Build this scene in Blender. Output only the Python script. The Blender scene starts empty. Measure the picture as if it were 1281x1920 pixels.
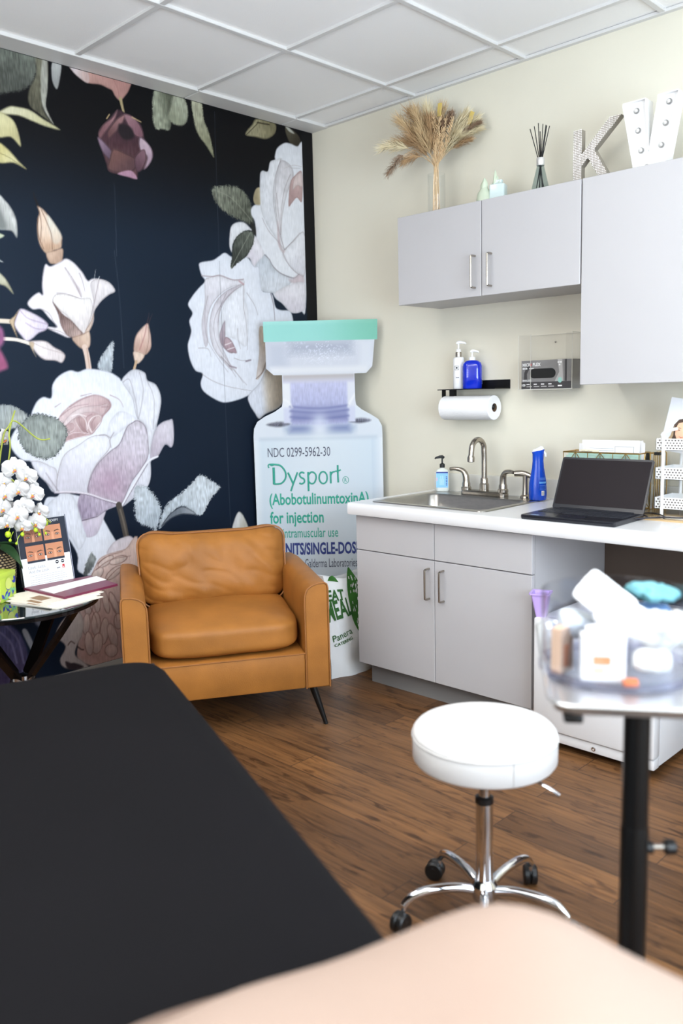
import bpy, bmesh, math, random
import numpy as np
from mathutils import Vector, Matrix, noise
PI = math.pi
sin, cos = math.sin, math.cos
random.seed(7)
SC = bpy.context.scene
COL = SC.collection

# ------------------------------------------------------------------ camera
CAM_LOC = (3.4495, -3.3393, 1.3319)
CAM_ROT = (1.4326, 0.0246, 0.7758)
FPX = 1589.5                                   # focal length in pixels of the 1281 x 1920 frame
cam_d = bpy.data.cameras.new('camera')
cam = bpy.data.objects.new('camera', cam_d)
COL.objects.link(cam)
cam.location = CAM_LOC
cam.rotation_euler = CAM_ROT
cam_d.sensor_fit = 'VERTICAL'
cam_d.sensor_height = 36
cam_d.lens = FPX * 36 / 1920
cam_d.clip_start = .02
cam_d.dof.use_dof = True
cam_d.dof.focus_distance = 3.7
cam_d.dof.aperture_fstop = 2.1
SC.camera = cam
SC.view_settings.view_transform = 'Standard'
SC.view_settings.look = 'None'
SC.view_settings.gamma = 1
SC.view_settings.use_curve_mapping = False
SC.view_settings.exposure = 0.2
SC.cycles.use_denoising = True
SC.cycles.max_bounces = 10
SC.cycles.transparent_max_bounces = 24
SC.cycles.caustics_reflective = False
SC.cycles.caustics_refractive = False
SC.cycles.sample_clamp_indirect = 6

# ------------------------------------------------------------------ world and large lights
TROFFER = 11.0        # emission of the ceiling panels
WINDOW = 110.0         # light power for the side window and the added back one
world = bpy.data.worlds.new('world')
SC.world = world
world.use_nodes = True
world.node_tree.nodes['Background'].inputs[0].default_value = (.75, .85, 1, 1)
world.node_tree.nodes['Background'].inputs[1].default_value = .3

def area(name, loc, rot, sx, sy, power, color):
    l = bpy.data.lights.new(name, 'AREA')
    l.shape = 'RECTANGLE'; l.size = sx; l.size_y = sy; l.energy = power; l.color = color
    o = bpy.data.objects.new(name, l); COL.objects.link(o)
    o.location = loc; o.rotation_euler = rot
    return o
TILT = math.radians(41)                         # upward tilt added to the strips so they brighten the ceiling
for k in range(4):
    z = .92 + .36 * k
    area('daylight_fill', (4.66, -2.2, z), (0, math.radians(90) + TILT * .65, 0), .34, 2.2, WINDOW * 1.15 / 4, (.74, .87, 1))
    area('daylight_fill', (2.3, -4.76, z), (math.radians(90) + TILT * 1.15, 0, 0), 2.2, .34, WINDOW * .72 / 4, (.90, .95, 1))  # added strips at the back wall, extra light for the ceiling

# ------------------------------------------------------------------ helpers
def lin(c):
    c = c / 255.0
    return c / 12.92 if c <= .04045 else ((c + .055) / 1.055) ** 2.4
def rgb(r, g, b): return (lin(r), lin(g), lin(b), 1)

CR = np.array(cam.rotation_euler.to_matrix())
def pix(u, v):
    return CR @ np.array([(u - 640.5) / FPX, (960 - v) / FPX, -1.0])
def wall_at(u, v):                              # photo pixel -> (y, z) on the mural wall x = 0
    d = pix(u, v); t = -CAM_LOC[0] / d[0]
    return (CAM_LOC[1] + d[1] * t, CAM_LOC[2] + d[2] * t)

def mat(name, color, rough=.5, metal=0, var=0, scale=8, bump=0, bscale=60, spec=.5, coat=0, stretch=(1, 1, 1), emit=None, sheen=0, trans=0):
    m = bpy.data.materials.new(name); m.use_nodes = True
    nt = m.node_tree; b = nt.nodes['Principled BSDF']
    b.inputs['Base Color'].default_value = color
    b.inputs['Roughness'].default_value = rough
    b.inputs['Metallic'].default_value = metal
    b.inputs['Specular IOR Level'].default_value = spec
    b.inputs['Coat Weight'].default_value = coat
    b.inputs['Sheen Weight'].default_value = sheen
    b.inputs['Transmission Weight'].default_value = trans
    if emit:
        b.inputs['Emission Color'].default_value = emit[0]; b.inputs['Emission Strength'].default_value = emit[1]
    tc = nt.nodes.new('ShaderNodeTexCoord')
    mp = nt.nodes.new('ShaderNodeMapping'); mp.inputs['Scale'].default_value = stretch
    nt.links.new(tc.outputs['Object'], mp.inputs[0])
    if var:
        n = nt.nodes.new('ShaderNodeTexNoise'); n.inputs['Scale'].default_value = scale; n.inputs['Detail'].default_value = 4
        nt.links.new(mp.outputs[0], n.inputs['Vector'])
        r = nt.nodes.new('ShaderNodeValToRGB')
        r.color_ramp.elements[0].position = .3; r.color_ramp.elements[1].position = .7
        r.color_ramp.elements[0].color = [c * (1 - var) for c in color[:3]] + [1]
        r.color_ramp.elements[1].color = [min(1, c * (1 + var)) for c in color[:3]] + [1]
        nt.links.new(n.outputs['Fac'], r.inputs[0]); nt.links.new(r.outputs[0], b.inputs['Base Color'])
    if bump:
        n2 = nt.nodes.new('ShaderNodeTexNoise'); n2.inputs['Scale'].default_value = bscale; n2.inputs['Detail'].default_value = 3
        nt.links.new(mp.outputs[0], n2.inputs['Vector'])
        bp = nt.nodes.new('ShaderNodeBump'); bp.inputs['Strength'].default_value = bump; bp.inputs['Distance'].default_value = .01
        nt.links.new(n2.outputs['Fac'], bp.inputs['Height']); nt.links.new(bp.outputs[0], b.inputs['Normal'])
    return m

def clear_mat(name, tint, gloss=.12, rough=.05):
    m = bpy.data.materials.new(name); m.use_nodes = True
    nt = m.node_tree; nt.nodes.clear()
    out = nt.nodes.new('ShaderNodeOutputMaterial')
    tr = nt.nodes.new('ShaderNodeBsdfTransparent'); tr.inputs[0].default_value = tint
    gl = nt.nodes.new('ShaderNodeBsdfGlossy'); gl.inputs['Roughness'].default_value = rough
    lw0 = nt.nodes.new('ShaderNodeLayerWeight'); lw0.inputs[0].default_value = .5
    pw = nt.nodes.new('ShaderNodeMath'); pw.operation = 'POWER'; pw.inputs[1].default_value = 4
    lw = nt.nodes.new('ShaderNodeMath'); lw.operation = 'MULTIPLY_ADD'; lw.inputs[1].default_value = gloss * 2; lw.inputs[2].default_value = gloss * .12; lw.use_clamp = True
    nt.links.new(lw0.outputs['Facing'], pw.inputs[0]); nt.links.new(pw.outputs[0], lw.inputs[0])
    mx = nt.nodes.new('ShaderNodeMixShader')
    nt.links.new(lw.outputs[0], mx.inputs[0]); nt.links.new(tr.outputs[0], mx.inputs[1]); nt.links.new(gl.outputs[0], mx.inputs[2])
    nt.links.new(mx.outputs[0], out.inputs[0])
    return m

def attr_mat(name, attr, rough=.5, spec=.4):
    m = bpy.data.materials.new(name); m.use_nodes = True
    nt = m.node_tree; b = nt.nodes['Principled BSDF']
    a = nt.nodes.new('ShaderNodeAttribute'); a.attribute_name = attr
    nt.links.new(a.outputs['Color'], b.inputs['Base Color'])
    b.inputs['Roughness'].default_value = rough; b.inputs['Specular IOR Level'].default_value = spec
    return m

def TR(x, y, z, rz=0, rx=0, ry=0):
    return Matrix.Translation((x, y, z)) @ Matrix.Rotation(rz, 4, 'Z') @ Matrix.Rotation(ry, 4, 'Y') @ Matrix.Rotation(rx, 4, 'X')

class MB:
    def __init__(s): s.v = []; s.f = []; s.m = []; s.mats = []
    def slot(s, mt):
        if mt not in s.mats: s.mats.append(mt)
        return s.mats.index(mt)
    def add(s, vs, fs, mt, M=None):
        o = len(s.v); k = s.slot(mt)
        for p in vs:
            p = Vector(p)
            s.v.append(tuple(M @ p) if M is not None else tuple(p))
        for f in fs: s.f.append([i + o for i in f]); s.m.append(k)
        return s
    def box(s, x0, x1, y0, y1, z0, z1, mt, M=None, bev=0, seg=2):
        if not bev:
            vs = [(x, y, z) for z in (z0, z1) for y in (y0, y1) for x in (x0, x1)]
            return s.add(vs, [(0, 2, 3, 1), (4, 5, 7, 6), (0, 1, 5, 4), (2, 6, 7, 3), (0, 4, 6, 2), (1, 3, 7, 5)], mt, M)
        b = bmesh.new(); bmesh.ops.create_cube(b, size=1)
        for v in b.verts: v.co = Vector(((x0 + x1) / 2 + v.co.x * (x1 - x0), (y0 + y1) / 2 + v.co.y * (y1 - y0), (z0 + z1) / 2 + v.co.z * (z1 - z0)))
        bmesh.ops.bevel(b, geom=list(b.edges), offset=bev, segments=seg, affect='EDGES', profile=.5)
        return s.bm(b, mt, M)
    def bm(s, b, mt, M=None):
        b.verts.index_update()
        s.add([v.co.copy() for v in b.verts], [[v.index for v in f.verts] for f in b.faces], mt, M); b.free()
        return s
    def lathe(s, prof, mt, M=None, n=32, cap=True):
        vs = []; fs = []
        for r, z in prof:
            for k in range(n): vs.append((r * cos(2 * PI * k / n), r * sin(2 * PI * k / n), z))
        for i in range(len(prof) - 1):
            for k in range(n):
                a = i * n + k; b = i * n + (k + 1) % n
                fs.append((a, b, b + n, a + n))
        if cap:
            fs.append(tuple(reversed(range(n)))); fs.append(tuple(range((len(prof) - 1) * n, len(prof) * n)))
        return s.add(vs, fs, mt, M)
    def tube(s, pts, r, mt, M=None, n=8, closed=False, sub=0, cap=True):
        P = [Vector(p) for p in pts]
        R = r if isinstance(r, (list, tuple)) else [r] * len(P)
        if sub:
            Q = []; S = []; N = len(P); rng = N if closed else N - 1
            for i in range(rng):
                p0 = P[(i - 1) % N] if closed or i > 0 else P[0]; p1 = P[i]; p2 = P[(i + 1) % N]
                p3 = P[(i + 2) % N] if closed or i + 2 < N else P[-1]
                for k in range(sub):
                    t = k / sub
                    Q.append(.5 * ((2 * p1) + (p2 - p0) * t + (2 * p0 - 5 * p1 + 4 * p2 - p3) * t * t + (3 * p1 - p0 - 3 * p2 + p3) * t ** 3))
                    S.append(R[i] + (R[(i + 1) % N] - R[i]) * t)
            if not closed: Q.append(P[-1]); S.append(R[-1])
            P, R = Q, S
        N = len(P); vs = []; fs = []; up = None
        for i in range(N):
            if closed: t = P[(i + 1) % N] - P[i - 1]
            else: t = P[min(i + 1, N - 1)] - P[max(i - 1, 0)]
            if t.length < 1e-9: t = Vector((0, 0, 1))
            t.normalize()
            if up is None:
                up = Vector((0, 0, 1)) if abs(t.z) < .9 else Vector((1, 0, 0))
            a = (up - t * up.dot(t))
            if a.length < 1e-6: a = t.orthogonal()
            a.normalize(); up = a; b = t.cross(a)
            for k in range(n):
                w = 2 * PI * k / n
                vs.append(P[i] + (a * cos(w) + b * sin(w)) * R[i])
        for i in range(N if closed else N - 1):
            for k in range(n):
                a = i * n + k; b = i * n + (k + 1) % n; j = ((i + 1) % N) * n
                fs.append((a, b, j + (k + 1) % n, j + k))
        if cap and not closed:
            fs.append(tuple(reversed(range(n)))); fs.append(tuple(range((N - 1) * n, N * n)))
        return s.add(vs, fs, mt, M)
    def prism(s, poly, d0, d1, mt, M=None):     # poly in local x, z; extruded along local y
        n = len(poly)
        vs = [(x, d0, z) for x, z in poly] + [(x, d1, z) for x, z in poly]
        fs = [tuple(range(n)), tuple(reversed(range(n, 2 * n)))]
        for k in range(n): fs.append((k, n + k, n + (k + 1) % n, (k + 1) % n))
        return s.add(vs, fs, mt, M)
    def poly(s, pts, mt, M=None): return s.add(pts, [tuple(range(len(pts)))], mt, M)
    def grid(s, nu, nv, fn, mt, M=None, cu=False):
        vs = [fn(i / (nu if cu else nu - 1), j / (nv - 1)) for j in range(nv) for i in range(nu)]; fs = []
        for j in range(nv - 1):
            for i in range(nu if cu else nu - 1):
                k = (i + 1) % nu
                fs.append((j * nu + i, j * nu + k, (j + 1) * nu + k, (j + 1) * nu + i))
        return s.add(vs, fs, mt, M)
    def loft(s, rings, mt, M=None, cap0=False, cap1=False):
        n = len(rings[0]); vs = [p for r in rings for p in r]; fs = []
        for i in range(len(rings) - 1):
            for k in range(n):
                a = i * n + k; b = i * n + (k + 1) % n
                fs.append((a, b, b + n, a + n))
        if cap0: fs.append(tuple(reversed(range(n))))
        if cap1: fs.append(tuple(range((len(rings) - 1) * n, len(rings) * n)))
        return s.add(vs, fs, mt, M)
    def ball(s, c, r, mt, M=None, sub=2, sc=(1, 1, 1)):
        b = bmesh.new(); bmesh.ops.create_icosphere(b, subdivisions=sub, radius=1)
        for v in b.verts: v.co = Vector((c[0] + v.co.x * r * sc[0], c[1] + v.co.y * r * sc[1], c[2] + v.co.z * r * sc[2]))
        return s.bm(b, mt, M)
    def cushion(s, c, h, mt, M=None, e=4.0, puff=.25, n=14, wr=.004, ws=7.0, fn=None, seed=0):
        b = bmesh.new(); bmesh.ops.create_cube(b, size=2)
        bmesh.ops.subdivide_edges(b, edges=list(b.edges), cuts=n, use_grid_fill=True)
        for v in b.verts:
            u = Vector((math.sin(v.co.x * PI / 2) if False else v.co.x, v.co.y, v.co.z))
            k = (abs(u.x) ** e + abs(u.y) ** e + abs(u.z) ** e) ** (-1 / e)
            q = u * k
            q.z *= 1 - puff + puff * (1 - q.x ** 2 * .9) * (1 - q.y ** 2 * .9) / 1.0
            p = Vector((q.x * h[0], q.y * h[1], q.z * h[2]))
            if wr:
                w = noise.noise(Vector((p.x * ws + seed, p.y * ws * 1.3, p.z * ws)))
                w2 = noise.noise(Vector((p.x * ws * 3 + seed, p.y * ws * 2, p.z * ws * 3 + 5)))
                p += q.normalized() * (w * wr + w2 * wr * .4)
            if fn: p = fn(p)
            v.co = p + Vector(c)
        return s.bm(b, mt, M)
    def text(s, body, mt, M, w=None, h=None, bold=0, align='L'):
        cu = bpy.data.curves.new('lettering', 'FONT'); cu.body = body; cu.size = 1; cu.offset = bold; cu.resolution_u = 3
        ob = bpy.data.objects.new('lettering', cu); COL.objects.link(ob)
        bpy.context.view_layer.update()
        me = bpy.data.meshes.new_from_object(ob.evaluated_get(bpy.context.evaluated_depsgraph_get()))
        vs = [tuple(v.co) for v in me.vertices]; fs = [tuple(p.vertices) for p in me.polygons]
        bpy.data.objects.remove(ob); bpy.data.curves.remove(cu); bpy.data.meshes.remove(me)
        if not vs: return s
        x0 = min(v[0] for v in vs); x1 = max(v[0] for v in vs); y1 = max(v[1] for v in vs); y0 = min(v[1] for v in vs)
        sy = h / y1 if h else w / (x1 - x0)
        sx = w / (x1 - x0) if w else sy
        ox = x0 if align == 'L' else (x0 + x1) / 2
        return s.add([((v[0] - ox) * sx, v[1] * sy, 0) for v in vs], fs, mt, M)
    def build(s, name, parent=None, angle=35, loc=None):
        me = bpy.data.meshes.new(name)
        me.from_pydata(s.v, [], s.f); me.validate()
        for mt in s.mats: me.materials.append(mt)
        if len(me.polygons) == len(s.m): me.polygons.foreach_set('material_index', s.m)
        me.polygons.foreach_set('use_smooth', [True] * len(me.polygons))
        me.set_sharp_from_angle(angle=math.radians(angle))
        me.update()
        o = bpy.data.objects.new(name, me); COL.objects.link(o)
        if parent: o.parent = parent
        if loc: o.location = loc
        return o

def tag(o, label, cat, group=None):
    o['label'] = label; o['category'] = cat
    if group: o['group'] = group
    return o
def thing(name, label, cat, loc=(0, 0, 0), rz=0, group=None, rot=None):
    o = bpy.data.objects.new(name, None); COL.objects.link(o)
    o.empty_display_size = .05
    o.location = loc; o.rotation_euler = rot or (0, 0, rz)
    return tag(o, label, cat, group)
def struct(mb, name):
    o = mb.build(name); o['kind'] = 'structure'; return o
def rrect(x0, x1, y0, y1, r, z, n=6):
    out = []
    for cx, cy, a0 in ((x1 - r, y1 - r, 0), (x0 + r, y1 - r, 90), (x0 + r, y0 + r, 180), (x1 - r, y0 + r, 270)):
        for k in range(n + 1):
            a = math.radians(a0 + 90 * k / n); out.append((cx + r * cos(a), cy + r * sin(a), z))
    return out
def copy_tree(o, parent=None):
    c = o.copy(); COL.objects.link(c); c.parent = parent
    for ch in [x for x in bpy.data.objects if x.parent == o]: copy_tree(ch, c)
    return c
def label_part(o, text): o['label'] = text; return o

# ------------------------------------------------------------------ materials
M_wall = mat('cream_paint', rgb(224, 219, 203), .6, var=.015, scale=3, bump=.03, bscale=180)
M_wdark = mat('black_paint', rgb(24, 25, 28), .5)
M_ceil = mat('ceiling_tile', rgb(246, 245, 244), .85, bump=.08, bscale=260)
M_tee = mat('white_tee', rgb(214, 213, 212), .45)
M_base = mat('grey_vinyl_base', rgb(150, 145, 140), .5, var=.04)
M_cab = mat('grey_laminate', rgb(184, 182, 184), .38, var=.008, scale=5)
M_cabedge = mat('grey_edge', rgb(190, 190, 195), .4)
M_toe = mat('toe_grey', rgb(130, 128, 128), .6)
M_counter = mat('white_laminate', rgb(226, 226, 228), .25, var=.006, scale=20)
M_steel = mat('brushed_steel', rgb(178, 176, 172), .3, 1, var=.06, scale=30, stretch=(1, 40, 1))
M_nickel = mat('brushed_nickel', rgb(170, 162, 152), .25, 1)
M_chrome = mat('chrome', rgb(225, 226, 230), .06, 1)
M_black = mat('black_plastic', rgb(18, 18, 19), .4)
M_blackmetal = mat('black_metal', rgb(16, 16, 17), .35, .3)
M_white = mat('white_plastic', rgb(240, 240, 240), .35)
M_paper = mat('white_paper', rgb(242, 241, 242), .75)
M_leather = mat('tan_leather', rgb(154, 100, 44), .5, var=.16, scale=7, bump=.06, bscale=220, spec=.3)
M_pipe = mat('tan_piping', rgb(146, 94, 46), .5)
M_wood_dark = mat('black_wood', rgb(22, 18, 17), .35)
M_gold = mat('gold_wire', rgb(205, 170, 105), .28, 1)
M_mint = mat('mint_folder', rgb(178, 210, 196), .6)
M_clear = clear_mat('clear_acrylic', (.985, .985, .985, 1), .16)
M_glass = clear_mat('clear_glass', (.98, .985, .985, 1), .22)
M_cloth = mat('black_cloth', rgb(13, 12, 15), .85, var=.08, scale=3, bump=.15, bscale=500, spec=.12)
M_cream = mat('cream_cloth', rgb(158, 138, 126), .8, var=.02, scale=4, bump=.1, bscale=300, spec=.2)
M_vinyl = mat('white_vinyl', rgb(222, 220, 219), .4, var=.01)
M_blue = mat('blue_plastic', rgb(14, 70, 190), .18, var=.12, scale=9)
M_ink = mat('black_ink', rgb(40, 42, 52), .6)
M_grey_ink = mat('grey_ink', rgb(150, 152, 160), .6)
# ------------------------------------------------------------------ painted prints (numpy painter for printed surfaces)
def vnoise(u, v):
    iu = np.floor(u).astype(np.int64); iv = np.floor(v).astype(np.int64); fu = u - iu; fv = v - iv
    fu = fu * fu * (3 - 2 * fu); fv = fv * fv * (3 - 2 * fv)
    def h(a, b):
        n = (a * 374761393 + b * 668265263) & 0x7fffffff
        n = ((n ^ (n >> 13)) * 1274126177) & 0x7fffffff
        return ((n ^ (n >> 16)) & 0xffff) / 65535.0
    a = h(iu, iv); b = h(iu + 1, iv); c = h(iu, iv + 1); d = h(iu + 1, iv + 1)
    return (a * (1 - fu) + b * fu) * (1 - fv) + (c * (1 - fu) + d * fu) * fv
def catmull(P, closed, sub):
    P = np.asarray(P, float); N = len(P); out = []
    for i in range(N if closed else N - 1):
        p0 = P[(i - 1) % N] if closed or i else P[0]; p1 = P[i]; p2 = P[(i + 1) % N]; p3 = P[(i + 2) % N] if closed or i + 2 < N else P[-1]
        for k in range(sub):
            t = k / sub
            out.append(.5 * (2 * p1 + (p2 - p0) * t + (2 * p0 - 5 * p1 + 4 * p2 - p3) * t * t + (3 * p1 - p0 - 3 * p2 + p3) * t ** 3))
    if not closed: out.append(P[-1])
    return np.array(out)
class Print:
    def __init__(s, X, Z, base):                # X, Z: flat arrays of metric coordinates; colours kept 0..255 sRGB
        s.X = X; s.Z = Z; s.C = np.array(base, float)
        s.px = .004
    def sel(s, P, m):
        x0, z0 = P.min(0) - m; x1, z1 = P.max(0) + m
        return np.nonzero((s.X >= x0) & (s.X <= x1) & (s.Z >= z0) & (s.Z <= z1))[0]
    def sdf(s, I, P):
        x = s.X[I]; z = s.Z[I]; d = np.full(len(I), 1e9); ins = np.zeros(len(I), bool); N = len(P)
        for k in range(N):
            ax, az = P[k]; bx, bz = P[(k + 1) % N]; ex = bx - ax; ez = bz - az; L = ex * ex + ez * ez + 1e-12
            t = np.clip(((x - ax) * ex + (z - az) * ez) / L, 0, 1)
            d = np.minimum(d, (x - ax - t * ex) ** 2 + (z - az - t * ez) ** 2)
            if az != bz:
                c = (az > z) != (bz > z); ins ^= c & (x < ex * (z - az) / (bz - az) + ax)
        d = np.sqrt(d); return np.where(ins, -d, d)
    def fill(s, P, c, c2=None, ax=None, edge=None, inner=None, soft=1.0, hairy=0, streak=.05, sub=5, alpha=1.0, smooth=True):
        P = catmull(P, True, sub) if smooth else np.asarray(P, float)
        I = s.sel(P, .02)
        if not len(I): return
        d = s.sdf(I, P); x = s.X[I]; z = s.Z[I]
        if hairy: d = d + (vnoise(x * 260, z * 260) - .5) * hairy
        col = np.tile(np.array(c, float), (len(I), 1))
        if c2 is not None:
            (a, b) = ax; a = np.array(a); b = np.array(b); e = b - a
            t = np.clip(((x - a[0]) * e[0] + (z - a[1]) * e[1]) / (e @ e), 0, 1)[:, None]
            t = t * t * (3 - 2 * t)
            col = col * (1 - t) + np.array(c2, float) * t
        if inner:
            k = np.exp(-np.maximum(-d, 0) / inner[1])[:, None] * inner[2]
            col = col * (1 - k) + np.array(inner[0], float) * k
        if streak: col = col * (1 + (vnoise(x * 330, z * 45) - .5)[:, None] * streak * 2 + (vnoise(x * 60, z * 60 + 9) - .5)[:, None] * streak)
        if edge:
            k = (np.clip(1 - np.abs(d + edge[1] * .5) / edge[1], 0, 1) * edge[2] * (.55 + .9 * vnoise(x * 40, z * 40)))[:, None]
            k = np.clip(k, 0, 1); col = col * (1 - k) + np.array(edge[0], float) * k
        w = s.px * soft
        al = np.clip(.5 - d / w, 0, 1)[:, None] * alpha
        s.C[I] = s.C[I] * (1 - al) + col * al
    def stroke(s, P, w0, c, alpha=1.0, w1=None, soft=1.0, sub=6):
        P = catmull(P, False, sub); w1 = w0 if w1 is None else w1
        I = s.sel(P, max(w0, w1) + .008)
        if not len(I): return
        x = s.X[I]; z = s.Z[I]; best = np.full(len(I), 1e9); N = len(P)
        for k in range(N - 1):
            ax, az = P[k]; ex, ez = P[k + 1] - P[k]; L = ex * ex + ez * ez + 1e-12
            t = np.clip(((x - ax) * ex + (z - az) * ez) / L, 0, 1)
            u = (k + t) / (N - 1)
            best = np.minimum(best, np.sqrt((x - ax - t * ex) ** 2 + (z - az - t * ez) ** 2) - .5 * (w0 + (w1 - w0) * u))
        al = np.clip(.5 - best / (s.px * soft), 0, 1)[:, None] * alpha
        s.C[I] = s.C[I] * (1 - al) + np.array(c, float) * al
    def glow(s, c, r, col, alpha):
        I = np.nonzero((np.abs(s.X - c[0]) < r * 2) & (np.abs(s.Z - c[1]) < r * 2))[0]
        k = (np.exp(-((s.X[I] - c[0]) ** 2 + (s.Z[I] - c[1]) ** 2) / (r * r * .5)) * alpha)[:, None]
        s.C[I] = s.C[I] * (1 - k) + np.array(col, float) * k
def lin_arr(C):
    C = np.clip(C, 0, 255) / 255.0
    return np.where(C <= .04045, C / 12.92, ((C + .055) / 1.055) ** 2.4)
def print_grid(name, rows, place, C, mt, parent=None):
    # rows: (nv, nu) grid; place: (nv*nu, 3) positions; C: colours
    nv, nu = rows
    me = bpy.data.meshes.new(name)
    i = np.arange(nv * nu).reshape(nv, nu)
    q = np.stack([i[:-1, :-1], i[:-1, 1:], i[1:, 1:], i[1:, :-1]], -1).reshape(-1)
    me.vertices.add(nv * nu); me.vertices.foreach_set('co', place.astype(np.float32).ravel())
    nf = (nv - 1) * (nu - 1)
    me.loops.add(nf * 4); me.loops.foreach_set('vertex_index', q.astype(np.int32))
    me.polygons.add(nf); me.polygons.foreach_set('loop_start', np.arange(0, nf * 4, 4, dtype=np.int32))
    me.update(calc_edges=True)
    a = me.attributes.new('print', 'FLOAT_COLOR', 'POINT')
    rgba = np.ones((nv * nu, 4), np.float32); rgba[:, :3] = lin_arr(C)
    a.data.foreach_set('color', rgba.ravel())
    me.materials.append(mt)
    o = bpy.data.objects.new(name, me); COL.objects.link(o)
    if parent: o.parent = parent
    return o

# the mural: shapes traced on views of the photo (origin and scale of each view below), laid out in wall metres
VIEW = {'A': (0, 0, 2.0016), 'B': (0, 340, 3.768), 'C': (340, 240, 3.4286), 'D': (0, 660, 2.911), 'E': (0, 800, 3.838), 'G': (200, 960, 2.562), 'P': (0, 0, 1.0)}
def W(t):
    k, t = t.split(':'); ox, oy, sc = VIEW[k]
    return np.array([wall_at(ox + float(p.split(',')[0]) / sc, oy + float(p.split(',')[1]) / sc) for p in t.split()])
def paint_mural():
    st = .0036
    ny = int(2.32 / st); nz = int(2.60 / st)
    ys = np.linspace(-2.32, -.002, ny); zs = np.linspace(.134, 2.722, nz)
    Y, Z = np.meshgrid(ys, zs); Y = Y.ravel(); Z = Z.ravel()
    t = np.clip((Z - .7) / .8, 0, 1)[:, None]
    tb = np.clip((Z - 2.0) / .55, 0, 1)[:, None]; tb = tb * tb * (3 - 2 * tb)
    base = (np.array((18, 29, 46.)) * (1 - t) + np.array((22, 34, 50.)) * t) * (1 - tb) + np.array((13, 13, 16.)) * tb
    base = base * .92; base = base * (1 + .05 * (vnoise(Y * 4, Z * 4) - .5))[:, None]
    m = Print(Y, Z, base); m.px = st * 1.1
    def F(s, c, **k):
        if sum(c) > 480 and 'inner' not in k: k['inner'] = (tuple(v * .80 for v in c), .011, .55)
        if 'soft' not in k: k['soft'] = 1.5
        m.fill(W(s), c, **k)
    S = lambda s, w, c, a=1.0, w1=None, **k: m.stroke(W(s), w, c, a, w1, **k)
    A2 = lambda s: tuple(W(s))
    DK = (120, 105, 110)
    # --- top edge leaves and flowers
    F('A:-20,150 60,170 120,190 138,225 130,290 100,330 50,345 -20,335', (104, 110, 100), c2=(70, 74, 68), ax=A2('A:60,180 60,340'), hairy=.008, soft=3, streak=.2)
    F('A:135,215 175,218 178,300 162,350 165,420 200,465 150,430 110,395 108,340 135,280', (118, 116, 96), c2=(84, 82, 66), ax=A2('A:170,240 110,390'), streak=.2, soft=2)
    F('A:160,218 176,222 178,330 172,400 200,465 160,400 152,300', (160, 160, 148), streak=.1)
    F('A:195,235 228,240 225,290 213,335 195,300', (186, 188, 186), c2=(140, 142, 140), ax=A2('A:205,240 213,330'))
    F('A:-10,425 30,400 60,400 110,412 160,445 225,487 170,475 120,455 70,435 20,430', (218, 214, 176), c2=(190, 186, 130), ax=A2('A:20,410 220,487'), edge=((120, 116, 80), .004, .6))
    F('A:-10,425 30,435 60,470 78,550 40,515 -10,512', (210, 204, 150), c2=(185, 176, 120), ax=A2('A:0,430 70,540'), edge=((120, 116, 80), .004, .6))
    F('A:-10,535 30,560 70,605 98,635 50,612 -10,608', (196, 186, 118), c2=(218, 212, 160), ax=A2('A:0,550 60,610'), edge=((110, 106, 70), .004, .6))
    S('A:0,575 40,595 98,635', .003, (110, 105, 60), .7)
    F('A:255,235 330,250 420,270 490,295 485,335 468,362 450,378 432,362 420,340 405,332 375,318 330,312 295,290 270,265', (198, 150, 138), c2=(182, 128, 120), ax=A2('A:300,260 470,350'), edge=((150, 100, 95), .005, .5))
    F('A:255,235 300,245 330,275 330,312 295,290 270,265', (226, 214, 216), c2=(200, 160, 150), ax=A2('A:260,250 340,300'))
    S('A:420,290 440,330 448,372', .003, (150, 95, 90), .6)
    S('A:452,372 458,400 466,432', .016, (170, 150, 105), 1, .010)
    F('A:440,412 400,455 370,490 372,530 385,575 400,620 410,645 450,655 510,672 520,640 550,630 572,590 570,560 545,525 530,470 500,440 470,425', (58, 40, 48), c2=(84, 54, 58), ax=A2('A:460,450 470,650'), edge=((40, 30, 38), .006, .6), streak=.12)
    F('A:440,412 420,440 385,470 370,500 375,520 400,490 430,450', (158, 112, 118), c2=(120, 78, 84), ax=A2('A:440,415 380,510'), edge=((70, 45, 50), .004, .6))
    F('A:440,445 470,430 455,470 430,500 408,520 405,490', (150, 104, 106), c2=(100, 64, 66), ax=A2('A:450,440 410,515'), edge=((60, 40, 45), .004, .6))
    F('A:465,430 500,440 530,480 537,515 510,512 485,480', (150, 106, 116), c2=(122, 80, 92), ax=A2('A:470,430 530,510'), edge=((60, 40, 45), .004, .6))
    F('A:525,515 560,545 573,580 565,610 540,636 552,590 525,560', (196, 168, 182), c2=(160, 130, 150), ax=A2('A:530,520 550,630'), edge=((80, 60, 75), .004, .6))
    F('A:365,515 400,545 425,580 417,602 385,570', (140, 112, 134), c2=(90, 70, 90), ax=A2('A:370,520 420,600'), edge=((60, 45, 55), .004, .6))
    F('A:425,560 470,575 512,600 500,642 450,650 405,635 410,600', (112, 74, 70), c2=(86, 58, 62), ax=A2('A:430,570 480,650'), edge=((50, 36, 40), .005, .6))
    F('A:505,590 540,560 548,600 530,640 510,640', (120, 84, 96), c2=(90, 60, 72), ax=A2('A:540,570 515,640'), edge=((50, 36, 40), .004, .6))
    F('A:440,652 490,640 515,672 480,664', (168, 122, 146))
    F('A:448,465 490,478 502,515 470,525 445,500', (36, 30, 34), soft=3)
    S('A:400,445 410,430', .005, (190, 160, 110)); S('A:495,440 528,458', .005, (190, 160, 110))
    F('A:580,335 635,345 650,360 640,480 610,484 583,482 572,430', (150, 156, 132), c2=(84, 88, 72), ax=A2('A:585,400 645,400'), hairy=.006, streak=.18, soft=2)
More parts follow.
